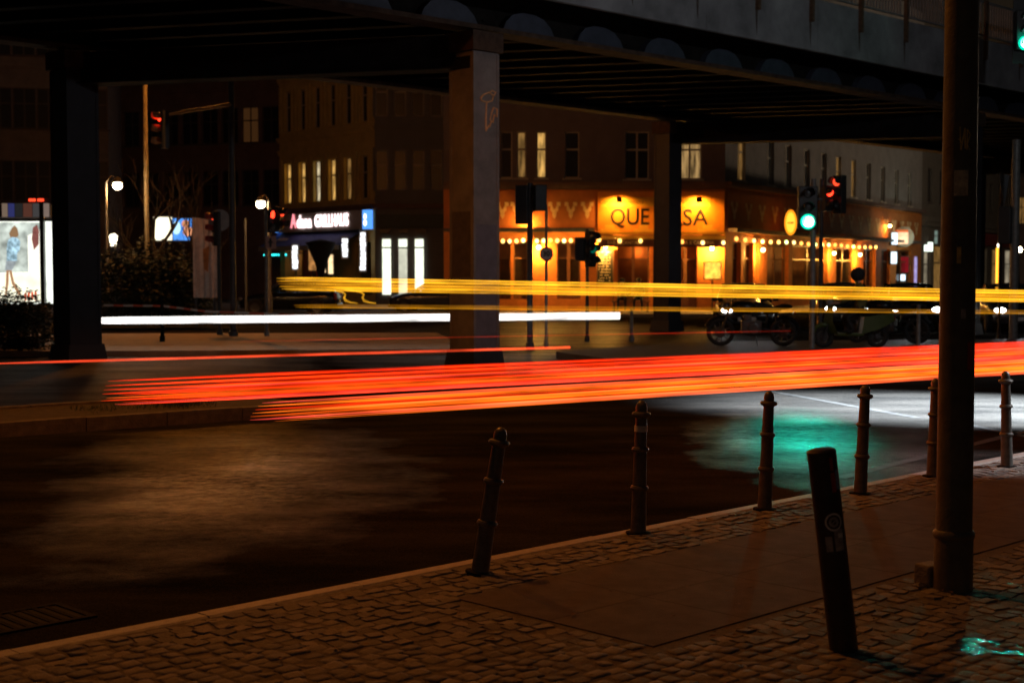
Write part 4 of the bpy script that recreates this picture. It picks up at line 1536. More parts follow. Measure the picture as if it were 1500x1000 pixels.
# ------------------------------------------------------------------ next house to the right, with take-away signs
nb0 = Vector((xc, YC, 0)) + rdir * rw
nb = thing('apartment_building', 'beige house with take-away shop signs right of the cantina', 'building', (nb0.x, nb0.y, 0), RW)
W_BEI = pm('wall_beige_stucco', (.15, .125, .10), .85, var=.2, scale=1.2, bump=.2)
nops = [(1.5 + 3.2 * c, 2.6 + 3.2 * c, 6.2 + 3.8 * r, 8.4 + 3.8 * r) for r in range(3) for c in range(12)]
ngr = [(.8, 2.6, .1, 3.4), (3.4, 6.2, .4, 3.4), (8.0, 11.0, .4, 3.4), (12.5, 15.5, .4, 3.4), (17, 20, .4, 3.4), (22, 25, .4, 3.4), (27, 30, .4, 3.4)]
part('wall', W_BEI, nb, lambda m: wall_mesh(m, 42, 19, nops + ngr, .3))
for o in nops:
    window(nb, *o, FRAMED, GLASSD, 'cross')
for i, o in enumerate(ngr):
    window(nb, *o, FRAMED, [em('shop_glow_dim', (.9, .75, .5), .25, .5, 1.0), LITD][i % 2], 'tee', sill=False, y=.2)
part('cornice', W_BEI, nb, lambda m: (m.box(0, 42, -.4, -.002, 4.9, 5.2), m.box(0, 42, -.25, -.002, 4.6, 4.899)))
part('fascia', pm('fascia_red', (.22, .03, .025), .6), nb, lambda m: m.box(12, 42, -.3, -.002, 3.6, 4.5))
def box_sign(px0, py0, px1, py1, Y, label, mat, frame=STEEL, rz=0.0, depth=.25):
    p0, p1 = at_y(px0, py0, Y), at_y(px1, py1, Y)
    t = thing('box_sign', label, 'sign', ((p0.x + p1.x) / 2, Y, (p0.z + p1.z) / 2), rz, 'take-away light box signs')
    w2, h2 = (p1.x - p0.x) / 2, (p0.z - p1.z) / 2
    part('box', frame, t, lambda m: m.box(-w2 - .05, w2 + .05, .02, depth, -h2 - .05, h2 + .05))
    part('face', mat, t, lambda m: m.box(-w2, w2, -.02, .019, -h2, h2))
    part('bracket', frame, t, lambda m: m.bar((0, depth, 0), (.5, depth + .9, 0), .05, .05))
    return t
WCOOL = em('sign_cool_white', (.75, .92, 1.0), 2.0)
WGRN = em('sign_greenish_white', (.85, 1.0, .85), 2.6)
SORG = em('sign_orange_white', (1.0, .62, .35), 1.5, .4, 1.5)
box_sign(1306, 341, 1315, 358, 84.0, 'upper slanted white box sign projecting beside the orange barrel sign', WCOOL, rz=R(20))
box_sign(1305, 369, 1314, 386, 84.0, 'lower bluish white box sign below the slanted one', WCOOL, rz=R(20))
box_sign(1348, 355, 1366, 368, 93.0, 'bright greenish white light box over the take-away front', WGRN)
bs = box_sign(1351, 338, 1373, 357, 94.5, 'dim grey green light box sign above the bright one, with red lettering', em('sign_dim_green', (.45, .62, .52), .35), rz=0)
text_part('lettering', 'Burger', .38, pm('lettering_dark_red', (.2, .03, .03), .6), bs, (0, -.03, .1))
text_part('lettering', 'Bar', .34, MATS['lettering_dark_red'], bs, (0, -.03, -.22))
# rounded barrel sign
p = at_y(1324, 347, 86.0)
br = thing('barrel_sign', 'rounded orange and white lit sign over the take-away door', 'sign', (p.x, p.y, p.z))
part('drum', pm('sign_drum_grey', (.35, .35, .3), .6), br, lambda m: m.lathe([(.62, .0), (.62, .55), (.3, .6)], 20, axis='y'))
part('face', SORG, br, lambda m: m.box(-.5, .25, -.04, -.002, -.42, .42))
part('face_stripe', em('sign_stripe_orange', (1, .2, .05), .8), br, lambda m: m.box(-.5, .25, -.06, -.041, .28, .42))
part('bracket', STEEL, br, lambda m: m.bar((0, .6, 0), (.5, 1.3, 0), .06, .06))
lamp('sign_light', 'POINT', (p.x + 1.4, p.y - .8, p.z - .6), (.8, 1, .85), 70, None, .3)
lit_panel(1318, 402, 1326, 411, 88.0, 'small white lit screen in the take-away doorway', WCOOL, 'lit_screen', 'screen')
lit_panel(1336, 376, 1343, 420, 90.0, 'tall violet lit door strip of the take-away', em('violet_strip', (.55, .45, .9), .7, .5, 2), 'neon_column', 'neon sign')
lit_panel(1319, 376, 1331, 399, 89.0, 'dark red lit poster in the take-away doorway', em('red_poster_glow', (.5, .02, .03), .35, .3, 2), 'lit_poster', 'poster')
# ------------------------------------------------------------------ traffic signals and posts
SIGBLK = pm('signal_housing_black', (.02, .02, .022), .5, var=.3)
POLEG = pm('pole_galvanised', (.17, .165, .16), .5, .3, var=.35, scale=9)
POLED = pm('pole_dark', (.045, .045, .05), .5, .2, var=.3)
GREEN_E = em('signal_green', (.35, 1.0, .8), 9)
GREEN_HALO = em('signal_green_halo', (.0, .85, .5), 1.6)
RED_E = em('signal_red', (1.0, .03, .01), 6)
REDDIM = em('signal_red_side', (1.0, .06, .02), 2.0)
AMB_D = pm('lens_amber_off', (.2, .1, .02), .3)
LENS_D = pm('lens_off', (.03, .03, .03), .3)
def signal_head(parent, z, face, lit, off=(0, 0), n=3, w=.30, visor=SIGBLK, big=False):
    """a signal head facing angle `face`; lit = index of the lit lens from the top, or None"""
    h = .31 * n
    m = MB()
    m.box(-w / 2, w / 2, 0, .2, -h / 2, h / 2)
    o = m.build('signal_head', SIGBLK, parent, loc=(off[0], off[1], z), rot=(0, 0, face), bevel=.02)
    for k in range(n):
        zc = h / 2 - .155 - .31 * k
        mat = LENS_D
        if lit is not None and k == lit[0]:
            mat = lit[1]
        q = MB()
        q.lathe([(.105, -.001), (.1, -.03), (.05, -.045)], 16, (0, 0, zc), axis='y')
        lo = q.build('lens', mat, o, True)
        if big and lit is not None and k == lit[0]:
            lo.data.materials[0] = GREEN_HALO  # enlarged glowing ring stands in for bloom round the lit lens
            lo.scale = (1.6, 1, 1.6)
            lo.location = (0, 0, zc - zc * 1.6)
            q = MB()
            q.lathe([(.125, -.046), (.11, -.07), (.04, -.08)], 16, (0, 0, zc), axis='y')
            q.build('lamp', GREEN_E, o, True)
        q = MB()
        vs = []
        for i in range(13):
            a = R(-25 + 230 * i / 12)
            for yy in (-.0, -.2 if 0 < i < 12 else -.1):
                vs.append((.12 * math.cos(a), yy, zc + .12 * math.sin(a)))
        q.add(vs, [(2 * i, 2 * i + 2, 2 * i + 3, 2 * i + 1) for i in range(12)])
        vo = q.build('visor', visor, o, True, fix=False)
        sd = vo.modifiers.new('solid', 'SOLIDIFY')
        sd.thickness = .006
    return o
def post(name, label, cat, px, base_py, top_py, r, mat, zb=0.0, group=None, Y=None):
    b = at_z(px, base_py, zb) if Y is None else Vector((at_y(px, 400, Y).x, Y, zb))
    top = at_y(px, top_py, b.y).z
    t = thing(name, label, cat, (b.x, b.y, zb), 0, group)
    m = MB()
    m.lathe([(r * 1.5, 0), (r * 1.5, .12), (r, .16), (r * .92, top - zb)], 14)
    m.build('pole', mat, t, True)
    return t, b, top - zb
# green signal near the cantina wing
t, b, h = post('traffic_signal', 'traffic signal pole with the bright green light in front of the cantina wing', 'traffic light', 1189, 520, 262, .065, POLEG, RZ)
zg = at_y(1182, 325, b.y).z - b.z
signal_head(t, zg + .31, 0, (2, GREEN_E), (at_y(1182, 325, b.y).x - b.x, -.12), w=.42, big=True)
gpos = Vector((at_y(1182, 325, b.y).x, b.y - .25, at_y(1182, 325, b.y).z))
lamp('signal_glow', 'SPOT', gpos, (0, .95, .66), 700, None, .1, at_z(1148, 668, RZ), 9, 1.0)
part('clamp', POLED, t, lambda m: m.bar((-.15, 0, zg + .5), (.2, 0, zg + .5), .04, .04))
# red pedestrian signal next to it
t, b, h = post('pedestrian_signal', 'red pedestrian signals beside the green traffic light', 'traffic light', 1201, 508, 262, .05, POLED, RZ)
zr = at_y(1215, 285, b.y).z - b.z
signal_head(t, zr - .1, R(35), (0, RED_E), (at_y(1214, 285, b.y).x - b.x, -.08), 2, .26)
signal_head(t, zr, R(-55), (0, REDDIM), (at_y(1226, 280, b.y).x - b.x, .02), 3, .28, em('none2', (0, 0, 0), 0) if False else SIGBLK)
# overhead green signal at the right edge
og = Vector((12.02, 34.0, 7.1))
t = thing('overhead_signal', 'green overhead traffic signal cut off by the top right edge', 'traffic light', (og.x, og.y, RZ))
part('back_board', SIGBLK, t, lambda m: m.box(-.12, .5, .1, .13, og.z - .45 - RZ, og.z + 1.1 - RZ))
signal_head(t, og.z + .31 - RZ, 0, (2, GREEN_E), (.1, -.12), w=.42, big=True)
part('mast', POLED, t, lambda m: m.lathe([(.12, 0), (.11, 2), (.08, 8.6)], 14, (3.6, .3, 0)), smooth=True)
part('mast_arm', POLED, t, lambda m: m.tube([(3.6, .3, 8.2), (1.5, .3, 8.35), (.1, .25, 8.4)], .05, 10), smooth=True)
lamp('signal_glow', 'SPOT', (og.x + .1, og.y - .35, og.z), (0, .95, .62), 1100, None, .1, at_z(1440, 947, 0), 2.2, 1.0)
lamp('signal_bloom_fill', 'POINT', (og.x + .1, og.y - .32, og.z + .1), (0, 1, .6), 9, None, .1)  # added fill that tints the railing behind the signal, imitating bloom
# dark signal backs left of the cantina sign, with thick pole
t, b, h = post('traffic_signal', 'thick dark signal pole with unlit signal backs beside the central pillar', 'traffic light', 776, 510, 268, .07, POLED, RZ)
signal_head(t, at_y(765, 300, b.y).z - RZ, R(170), None, (-.17, .05))
signal_head(t, at_y(790, 290, b.y).z - RZ, R(200), None, (.2, .0), 2)
part('clamp', POLED, t, lambda m: m.bar((-.2, 0, h - .3), (.2, 0, h - .3), .04, .04))
# speed limit 30 sign
t, b, h = post('speed_limit_sign', 'round 30 speed limit sign on a thin post left of the cantina', 'road sign', 800, 509, 300, .035, POLEG, RZ)
zs = at_y(798, 372, b.y).z - RZ
SW = pm('sign_white', (.45, .42, .4), .5, var=.1)
part('disc', SW, t, lambda m: m.lathe([(.135, -.03), (.135, -.05)], 28, (0, 0, zs), axis='y'))
part('red_rim', pm('sign_red', (.35, .03, .03), .5), t, lambda m: [m.lathe([(.17, -.025), (.17, -.049)], 28, (0, 0, zs), axis='y')])
text_part('numeral', '30', .175, pm('sign_black', (.02, .02, .02), .6), t, (0, -.056, zs), extrude=.002, bold=.006)
# slim signal right of it
t, b, h = post('traffic_signal', 'slim pole with small unlit signals in front of the chalk board', 'traffic light', 860, 500, 335, .045, POLED, RZ)
signal_head(t, at_y(850, 365, b.y).z - RZ, R(160), None, (-.16, 0), 2, .24)
signal_head(t, at_y(868, 365, b.y).z - RZ, R(40), (1, em('signal_green_side', (0, .8, .5), .12)), (.14, -.05), 3, .22)
# short posts on the road edge
for px, py0, py1, lab in ((925, 500, 452, 'short dark post left of the far dark pillar'), (1345, 520, 446, 'thin grey railing post left of the tall mast')):
    post('bollard_post', lab, 'post', px, py0, py1, .05, POLEG, RZ)
# left group: mast with overhead arm signal
t, b, h = post('signal_mast', 'tall mast with an arm carrying the red overhead signal, left of the ochre house', 'traffic light', 342, 492, 60, .085, POLED, 0.0)
e0 = Vector((0, 0, at_y(343, 153, b.y).z))
e1v = at_y(240, 169, b.y - 2.5)
e1 = Vector((e1v.x - b.x, -2.5, e1v.z))
part('mast_arm', pm('arm_ochre', (.28, .15, .06), .5, .1), t, lambda m: m.tube([e0, e0 + (e1 - e0) * .1, e1], [.05, .045, .035], 10), smooth=True)
sh = signal_head(t, at_y(240, 190, b.y - 2.5).z, R(-62), (0, RED_E), (e1.x - .1, e1.y), 3, .3, pm('visor_orange_lit', (.8, .4, .15), .5))  # orange lamplight on the visors is put into their colour
part('back_board', pm('board_ochre', (.30, .17, .07), .6), t, lambda m: m.box(e1.x + .02, e1.x + .06, e1.y - .3, e1.y + .12, at_y(240, 218, b.y - 2.5).z, at_y(240, 163, b.y - 2.5).z))
# lit tall pole
t, b, h = post('lamp_mast', 'tall pale pole lit yellow behind the bare tree', 'mast', 216, 470, 40, .075, pm('pole_pale', (.2, .18, .13), .7, var=.3), 0.0, Y=47.0)
# globe street lamps
BULB_W = em('street_lamp_glow', (1.0, .82, .5), 40)
def street_lamp(px, py, base_px, Y, label, power):
    p = at_y(px, py, Y)
    b = at_y(base_px, py, Y)
    t = thing('street_lamp', label, 'street lamp', (b.x, Y, 0), group='lit street lamps on the far side')
    part('pole', POLEG, t, lambda m: m.lathe([(.09, 0), (.09, .9), (.055, 1.0), (.045, p.z + .1)], 12), smooth=True)
    part('arm', POLEG, t, lambda m: m.tube([(0, 0, p.z + .1), ((p.x - b.x) * .5, 0, p.z + .3), (p.x - b.x, 0, p.z + .22)], .025, 8))
    part('hood', POLED, t, lambda m: m.lathe([(.03, .28), (.1, .22), (.22, .1), (.2, .09)], 14, (p.x - b.x, 0, p.z)), smooth=True)
    part('bulb', BULB_W, t, lambda m: m.ball((p.x - b.x, 0, p.z), .15, 12, (1, 1, .9)))
    lamp('street_lamp_light', 'POINT', (p.x, Y, p.z - .22), (1, .48, .14), power, None, .12)
    return t
street_lamp(172, 272, 155, 46.0, 'lit street lamp with a curved arm right of the dark left pillar', 120)
street_lamp(382, 299, 394, 47.0, 'lit street lamp beside the grill shop sign', 90)
p = at_y(166, 352, 52)
t = thing('post_lantern', 'small low glowing lantern below the left street lamp', 'lamp', (p.x, p.y, 0))
part('pole', POLED, t, lambda m: m.lathe([(.04, 0), (.04, p.z - .2)], 8))
part('lantern', em('lantern_glow', (1, .85, .6), 5), t, lambda m: m.lathe([(.1, -.2), (.16, .15), (.05, .25)], 10, (0, 0, p.z)))
# pedestrian signals near the grill shop
t, b, h = post('pedestrian_signal', 'red pedestrian signal on a grey post left of the grill sign', 'traffic light', 391, 492, 306, .05, POLEG, 0.0)
signal_head(t, at_y(404, 323, b.y).z, R(20), (0, RED_E), (.22, -.05), 2, .28)
signal_head(t, at_y(412, 320, b.y).z, R(75), (0, REDDIM), (.42, 0), 2, .26)
part('sign_plate', pm('plate_pink', (.35, .22, .2), .6), t, lambda m: m.box(.0, .28, -.09, -.07, at_y(398, 365, b.y).z, at_y(398, 346, b.y).z))
part('plate_mark', SIGBLK, t, lambda m: (m.box(.1, .16, -.093, -.091, at_y(398, 362, b.y).z, at_y(398, 349, b.y).z), m.box(.06, .2, -.0935, -.0915, at_y(398, 356, b.y).z, at_y(398, 354, b.y).z)))
t, b, h = post('traffic_signal', 'signal with red glow beside the wrinkled tarpaulin box', 'traffic light', 322, 490, 312, .055, POLED, 0.0)
signal_head(t, at_y(312, 335, b.y).z, R(-70), (0, REDDIM), (-.15, -.05), 3, .3, pm('visor_red', (.3, .05, .04), .5))
part('sign_disc', pm('sign_back_grey', (.3, .3, .3), .5), t, lambda m: m.lathe([(.3, -.1), (.3, -.12)], 24, (.04, 0, at_y(322, 323, b.y).z), axis='y'))
post('sign_post', 'thin bare post left of the lit pedestrian signal', 'post', 360, 470, 320, .04, POLED, 0.0, Y=48.0)
# right edge: give way sign back, pole, orange tube light
t, b, h = post('give_way_sign', 'grey back of a give way sign right of the tall mast', 'road sign', 1463, 500, 252, .04, POLED, RZ)
zt = at_y(1463, 268, b.y).z - RZ
part('triangle', pm('sign_back_blue_grey', (.25, .27, .3), .5), t, lambda m: m.prism([(-.45, .22), (.45, .22), (0, -.62)], -.08, -.06), loc=(0, 0, zt), rot=(0, 0, R(55)))
t, b, h = post('signal_mast', 'thick grey signal mast at the right edge', 'traffic light', 1484, 505, 205, .11, POLEG, RZ)
signal_head(t, at_y(1470, 330, b.y).z - RZ, R(150), None, (-.22, .05))
p0, p1 = at_y(1461, 363, 60), at_y(1461, 425, 60)
t = thing('tube_light', 'vertical orange tube light beyond the tall mast', 'lamp', (p0.x, p0.y, 0))
part('tube', em('tube_orange', (1, .40, .03), 2.6), t, lambda m: m.tube([(0, 0, p1.z), (0, 0, p0.z)], .055, 8))
part('cap', em('tube_white_cap', (1, .9, .7), 4), t, lambda m: m.ball((.08, 0, p0.z + .1), .1, 8))
part('post', POLED, t, lambda m: m.lathe([(.05, 0), (.05, p1.z)], 8))
p = at_y(1493, 369, 64)
t = thing('street_lamp', 'small white lamp at the right edge above the waiting cars', 'street lamp', (p.x, p.y, 0))
part('pole', POLED, t, lambda m: m.lathe([(.05, 0), (.04, p.z)], 8))
part('bulb', BULB_W, t, lambda m: m.ball((0, 0, p.z + .1), .13, 10))
rbA, rbB = at_y(1425, 300, 100), at_y(1700, 300, 112)
simple_building('apartment_building', 'dark red fronted house seen right of the tall mast', 1440, 1900, 118, 118, 20, W_DARKRED, 12, 4, 5.6, 3.8, 1.2, 2.2, FRAMED, lit=((0, 1, LITD), (0, 3, LITD)))
# ------------------------------------------------------------------ bus shelter with backlit poster
YS = 37.0
p0, p1 = at_y(-25, 320, YS), at_y(79, 447, YS)
sh = thing('bus_shelter', 'bus shelter with a backlit fashion poster at the left edge', 'bus shelter', (p0.x, YS, 0))
wS = p1.x - p0.x
u_ = lambda px: at_y(px, 400, YS).x - p0.x
z_ = lambda py: at_y(40, py, YS).z
part('roof_box', pm('shelter_roof', (.10, .075, .07), .6), sh, lambda m: m.box(-1.5, wS - .05, .0, 1.6, z_(318), z_(300)))
for (a_, c_, col) in ((5, 13, (.5, .35, .25)), (14, 23, (.08, .09, .35)), (24, 35, (.05, .05, .05)), (36, 49, (.25, .09, .06)), (50, 60, (.15, .14, .14)), (60, 66, (.3, .35, .45)), (66, 74, (.55, .40, .33))):
    part('fascia_panel', em('shelter_fascia_%d' % a_, col, .35), sh, lambda m: m.box(u_(a_), u_(c_) - .004, -.03, -.002, z_(318), z_(298)))  # faint emission stands in for street lamp light on the panels
part('poster_frame', STEEL, sh, lambda m: (m.box(u_(-25), wS, .05, .2, z_(324), z_(320)), m.box(u_(-25), wS, .05, .2, z_(449), z_(445)), m.box(u_(60), u_(66), -.06, .2, 0, z_(296)), m.box(wS - .03, wS + .03, .05, .2, 0, z_(320))))
PB = em('poster_backlight', (.95, 1.0, .88), 1.5, .3, 1.6)
pst = part('poster', PB, sh, lambda m: m.box(u_(-25), wS - .03, .08, .1, z_(445), z_(324)))
def print_shape(mat, poly, y=.076):
    m = MB()
    m.prism([(u_(x), z_(yy)) for x, yy in poly], y, y + .003)
    return m.build('poster_print', mat, pst)
print_shape(em('print_grey', (.45, .5, .45), 1.2, .6, 3), [(-25, 326), (60, 326), (58, 398), (-25, 400)])
print_shape(em('print_pale', (1, .97, .82), 1.3), [(40, 345), (60, 335), (60, 398), (40, 400)], .0725)
print_shape(em('print_street', (1, .96, .72), 1.4, .2, 3), [(-25, 401), (59, 398), (59, 443), (-25, 443)], .0725)
print_shape(em('print_hair', (.35, .2, .1), .9), [(17, 334), (21, 330), (25, 334), (27, 344), (23, 349), (15, 348), (13, 342)], .069)
print_shape(em('print_denim', (.3, .46, .55), 1.4, .6, 9), [(11, 352), (17, 347), (24, 348), (29, 353), (28, 366), (24, 372), (24, 382), (9, 382), (9, 366)], .066)
print_shape(em('print_skirt', (.45, .5, .52), .8, .3, 6), [(8, 382), (24, 382), (16, 396), (6, 396)], .063)
print_shape(em('print_skin', (.6, .32, .16), .8), [(8, 396), (12, 396), (11, 415), (8, 432), (5, 436), (7, 415)], .06)
print_shape(MATS['print_skin'], [(12, 396), (16, 396), (19, 412), (29, 430), (26, 434), (16, 416)], .06)
print_shape(em('print_figure_far', (.35, .12, .10), .7, .3, 5), [(48, 333), (54, 329), (57, 338), (56, 358), (49, 366), (46, 350)], .0665)
print_shape(em('print_red_lettering', (1, .12, .03), .9), [(34, 430), (37, 428), (37, 440), (34, 440)], .06)
for k in range(3):
    print_shape(MATS['print_red_lettering'], [(39 + 5 * k, 429 - k), (42 + 5 * k, 427), (42 + 5 * k, 440), (39 + 5 * k, 440)], .06)
part('seat_panel', SW, sh, lambda m: m.box(u_(66), u_(78), .3, .34, z_(476), z_(452)))
part('ticker', REDDIM, sh, lambda m: (m.box(u_(44), u_(53), -.02, .05, z_(295), z_(291)), m.box(u_(57), u_(65), -.02, .05, z_(295), z_(291))))
part('ticker_arm', POLED, sh, lambda m: m.box(u_(40), u_(82), .06, .1, z_(299), z_(290)))
part('leg', POLEG, sh, lambda m: m.box(u_(67), u_(71), .1, .16, 0, z_(449)))
# ------------------------------------------------------------------ billboard pair, tarpaulin box
lit_panel(225, 318, 252, 352, 56.0, 'cream white glowing billboard behind the dark bush', em('billboard_cream', (1.0, .92, .65), 1.8, .3, 1.5), 'billboard', 'billboard')
bbm = em('billboard_blue', (.10, .35, 1.0), 1.0, .5, 1.5)
t = lit_panel(253, 320, 281, 352, 56.0, 'blue glowing billboard with an orange figure, right of the cream one', bbm, 'billboard', 'billboard')
q = at_y(272, 328, 56)
part('print', em('billboard_orange', (1, .4, .2), .9, .4, 4), t, lambda m: (m.ball((q.x - t.location.x, -.02, q.z), .16, 10, (1, .1, 1)), m.ball((q.x - t.location.x + .1, -.02, q.z - .3), .22, 10, (1, .1, .9))))
part('print', em('billboard_sky', (.5, .8, 1), 1.4), t, lambda m: m.ball((q.x - t.location.x - .36, -.015, q.z - .15), .17, 10, (1, .1, 1.6)))
TARP = pm('tarpaulin_grey', (.6, .5, .46), .7, var=.35, scale=3, bump=.2)
p0, p1 = at_y(282, 318, 44), at_y(318, 436, 44)
t = thing('covered_box', 'tall box wrapped in a wrinkled grey tarpaulin beside the dark bush', 'box', (p0.x, 44, 0), R(14))
wT = p1.x - p0.x
m = MB()
rd = random.Random(2)
nx, nz = 14, 10
for face in range(2):
    vs, fs = [], []
    for i in range(nx + 1):
        fold = .03 * math.sin(i * 1.9) + rd.uniform(-.012, .012)
        for j in range(nz + 1):
            z = p1.z + (p0.z - .12 * i / nx - p1.z) * j / nz
            if face == 0:
                vs.append((wT * i / nx, fold + rd.uniform(-.008, .008), z))
            else:
                vs.append((wT + fold, wT * i / nx, z))
    for i in range(nx):
        for j in range(nz):
            a_ = i * (nz + 1) + j
            fs.append((a_, a_ + nz + 1, a_ + nz + 2, a_ + 1))
    m.add(vs, fs)
m.box(.02, wT - .02, .04, wT, p1.z, p0.z - .15)
m.build('tarpaulin', TARP, t, True)
part('stand', POLED, t, lambda m: (m.box(.05, .12, .06, .13, 0, p1.z), m.box(wT - .12, wT - .05, .06, .13, 0, p1.z), m.box(.05, .12, wT - .2, wT - .13, 0, p1.z), m.box(wT - .12, wT - .05, wT - .2, wT - .13, 0, p1.z)))
part('stencil', pm('stencil_orange', (.4, .16, .05), .7, var=.5, scale=6), t, lambda m: m.prism([(.3, 2.4), (.5, 2.5), (.45, 1.7), (.32, 1.8)], -.055, -.052))
# ------------------------------------------------------------------ barrier posts with striped tape
tp0 = None
for px, py0, py1, lab in ((238, 500, 441, 'slim dark barrier post standing on the crossing pavement'),):
    t, b, h = post('barrier_post', lab, 'post', px, py0, py1, .045, IRON, 0.0)
    part('finial', IRON, t, lambda m: m.lathe([(.045, h), (.06, h + .02), (.03, h + .06), (.005, h + .12)], 10))
    tp0 = b
TAPE_R = pm('tape_red', (.5, .10, .05), .6)
t = thing('barrier_tape', 'red and white tape strung across the pavement behind the white streak', 'tape', (tp0.x, tp0.y + 1.0, 0))
ts = [at_y(152, 447, tp0.y + 1), at_y(238, 448, tp0.y + 1), at_y(300, 456, tp0.y + 1), at_y(430, 461, tp0.y + 1), at_y(560, 462, tp0.y + 1)]
pts = []
for i in range(len(ts) - 1):
    for k in range(6):
        pts.append(ts[i].lerp(ts[i + 1], k / 6))
pts = [p - Vector((tp0.x, tp0.y + 1.0, 0)) for p in pts]
for k in range(0, len(pts) - 1):
    part('tape_stripe', TAPE_R if k % 2 else SW, t, lambda m: m.bar(pts[k], pts[k + 1], .006, .05))
# ------------------------------------------------------------------ vegetation
BARK = pm('bark', (.035, .026, .02), .9, var=.35, scale=8, bump=.4)
LEAFD = pm('evergreen_leaf', (.018, .024, .009), .7, var=.5, scale=3)
def bare_tree(px, Y, h, label, seed):
    rd = random.Random(seed)
    b = at_y(px, 440, Y)
    t = thing('bare_tree', label, 'tree', (b.x, Y, 0))
    trunk, crown = MB(), MB()
    def grow(m, p, d, ln, r, depth):
        n = 4
        pts, rs = [p], [r]
        for i in range(n):
            d = (d + Vector((rd.gauss(0, .12), rd.gauss(0, .12), rd.gauss(0.03, .06)))).normalized()
            p = p + d * ln / n
            pts.append(p)
            rs.append(r * (1 - .35 * (i + 1) / n))
        m.tube(pts, rs, 6 if depth < 2 else 4)
        if depth >= 5:
            return
        for k in range(3 if depth < 3 else 2):
            a = rd.uniform(0, 6.28)
            side = Vector((math.cos(a), math.sin(a), rd.uniform(.1, .8))).normalized()
            nd = (d * rd.uniform(.6, 1.1) + side * rd.uniform(.5, .9)).normalized()
            q = pts[rd.choice((2, 3, 4))]
            grow(crown, q, nd, ln * rd.uniform(.6, .8), max(.006, r * .52), depth + 1)
    grow(trunk, Vector((0, 0, 0)), Vector((0, 0, 1)), h * .36, .14, 0)
    trunk.build('trunk', BARK, t)
    crown.build('crown', BARK, t)
    return t
bare_tree(205, 50.0, 6.5, 'bare winter tree beside the tall pale pole', 3)
bare_tree(272, 53.0, 6.0, 'bare winter tree behind the red overhead signal', 8)
def bush(px, py_base, Y, rx, ry, h, label, seed, n=5200, leaf=.05):
    rd = random.Random(seed)
    b = at_y(px, py_base, Y)
    t = thing('bush', label, 'bush', (b.x, Y, 0))
    m = MB()
    for i in range(n):
        a, f = rd.uniform(0, 6.28), rd.random() ** .35
        el = rd.uniform(0, 1.57)
        bump_ = 1 + .16 * math.sin(4 * a + seed) * math.sin(3 * el) + .1 * math.sin(9 * a)
        c = Vector((rx * f * bump_ * math.cos(a) * math.cos(el) ** .5, ry * f * math.sin(a) * math.cos(el) ** .5, h * (f * math.sin(el) * bump_) + .03))
        q = Matrix.Rotation(rd.uniform(0, 6.28), 3, 'Z') @ Matrix.Rotation(rd.uniform(-1.2, 1.2), 3, 'X')
        s = leaf * rd.uniform(.6, 1.4)
        m.add([c + q @ Vector((-s, 0, 0)), c + q @ Vector((0, -s * .5, 0)), c + q @ Vector((s, 0, 0)), c + q @ Vector((0, s * .5, 0))], [(0, 1, 2, 3)])
    m.build('foliage', LEAFD, t, fix=False)
    st_ = MB()
    for i in range(9):
        a = rd.uniform(0, 6.28)
        st_.tube([(0, 0, 0), (rx * .3 * math.cos(a), ry * .3 * math.sin(a), h * .4), (rx * .6 * math.cos(a), ry * .6 * math.sin(a), h * .75)], [.03, .02, .008], 5)
    st_.build('stems', BARK, t)
    return t
bush(205, 450, 45.0, 2.0, 1.0, 2.3, 'large dark evergreen bush below the street lamp and bare tree', 4, 9000, .07)
bush(260, 450, 45.5, 1.1, .9, 2.1, 'rounded dark bush in front of the blue billboard', 6, 5000, .07)
bush(22, 505, 33.5, 1.0, .6, 1.15, 'dark clipped bush in front of the bus shelter poster', 9, 6000, .045)
bush(30, 520, 31.0, .6, .3, .35, 'low scrubby plant at the kerb below the bus shelter', 12, 1800, .04)
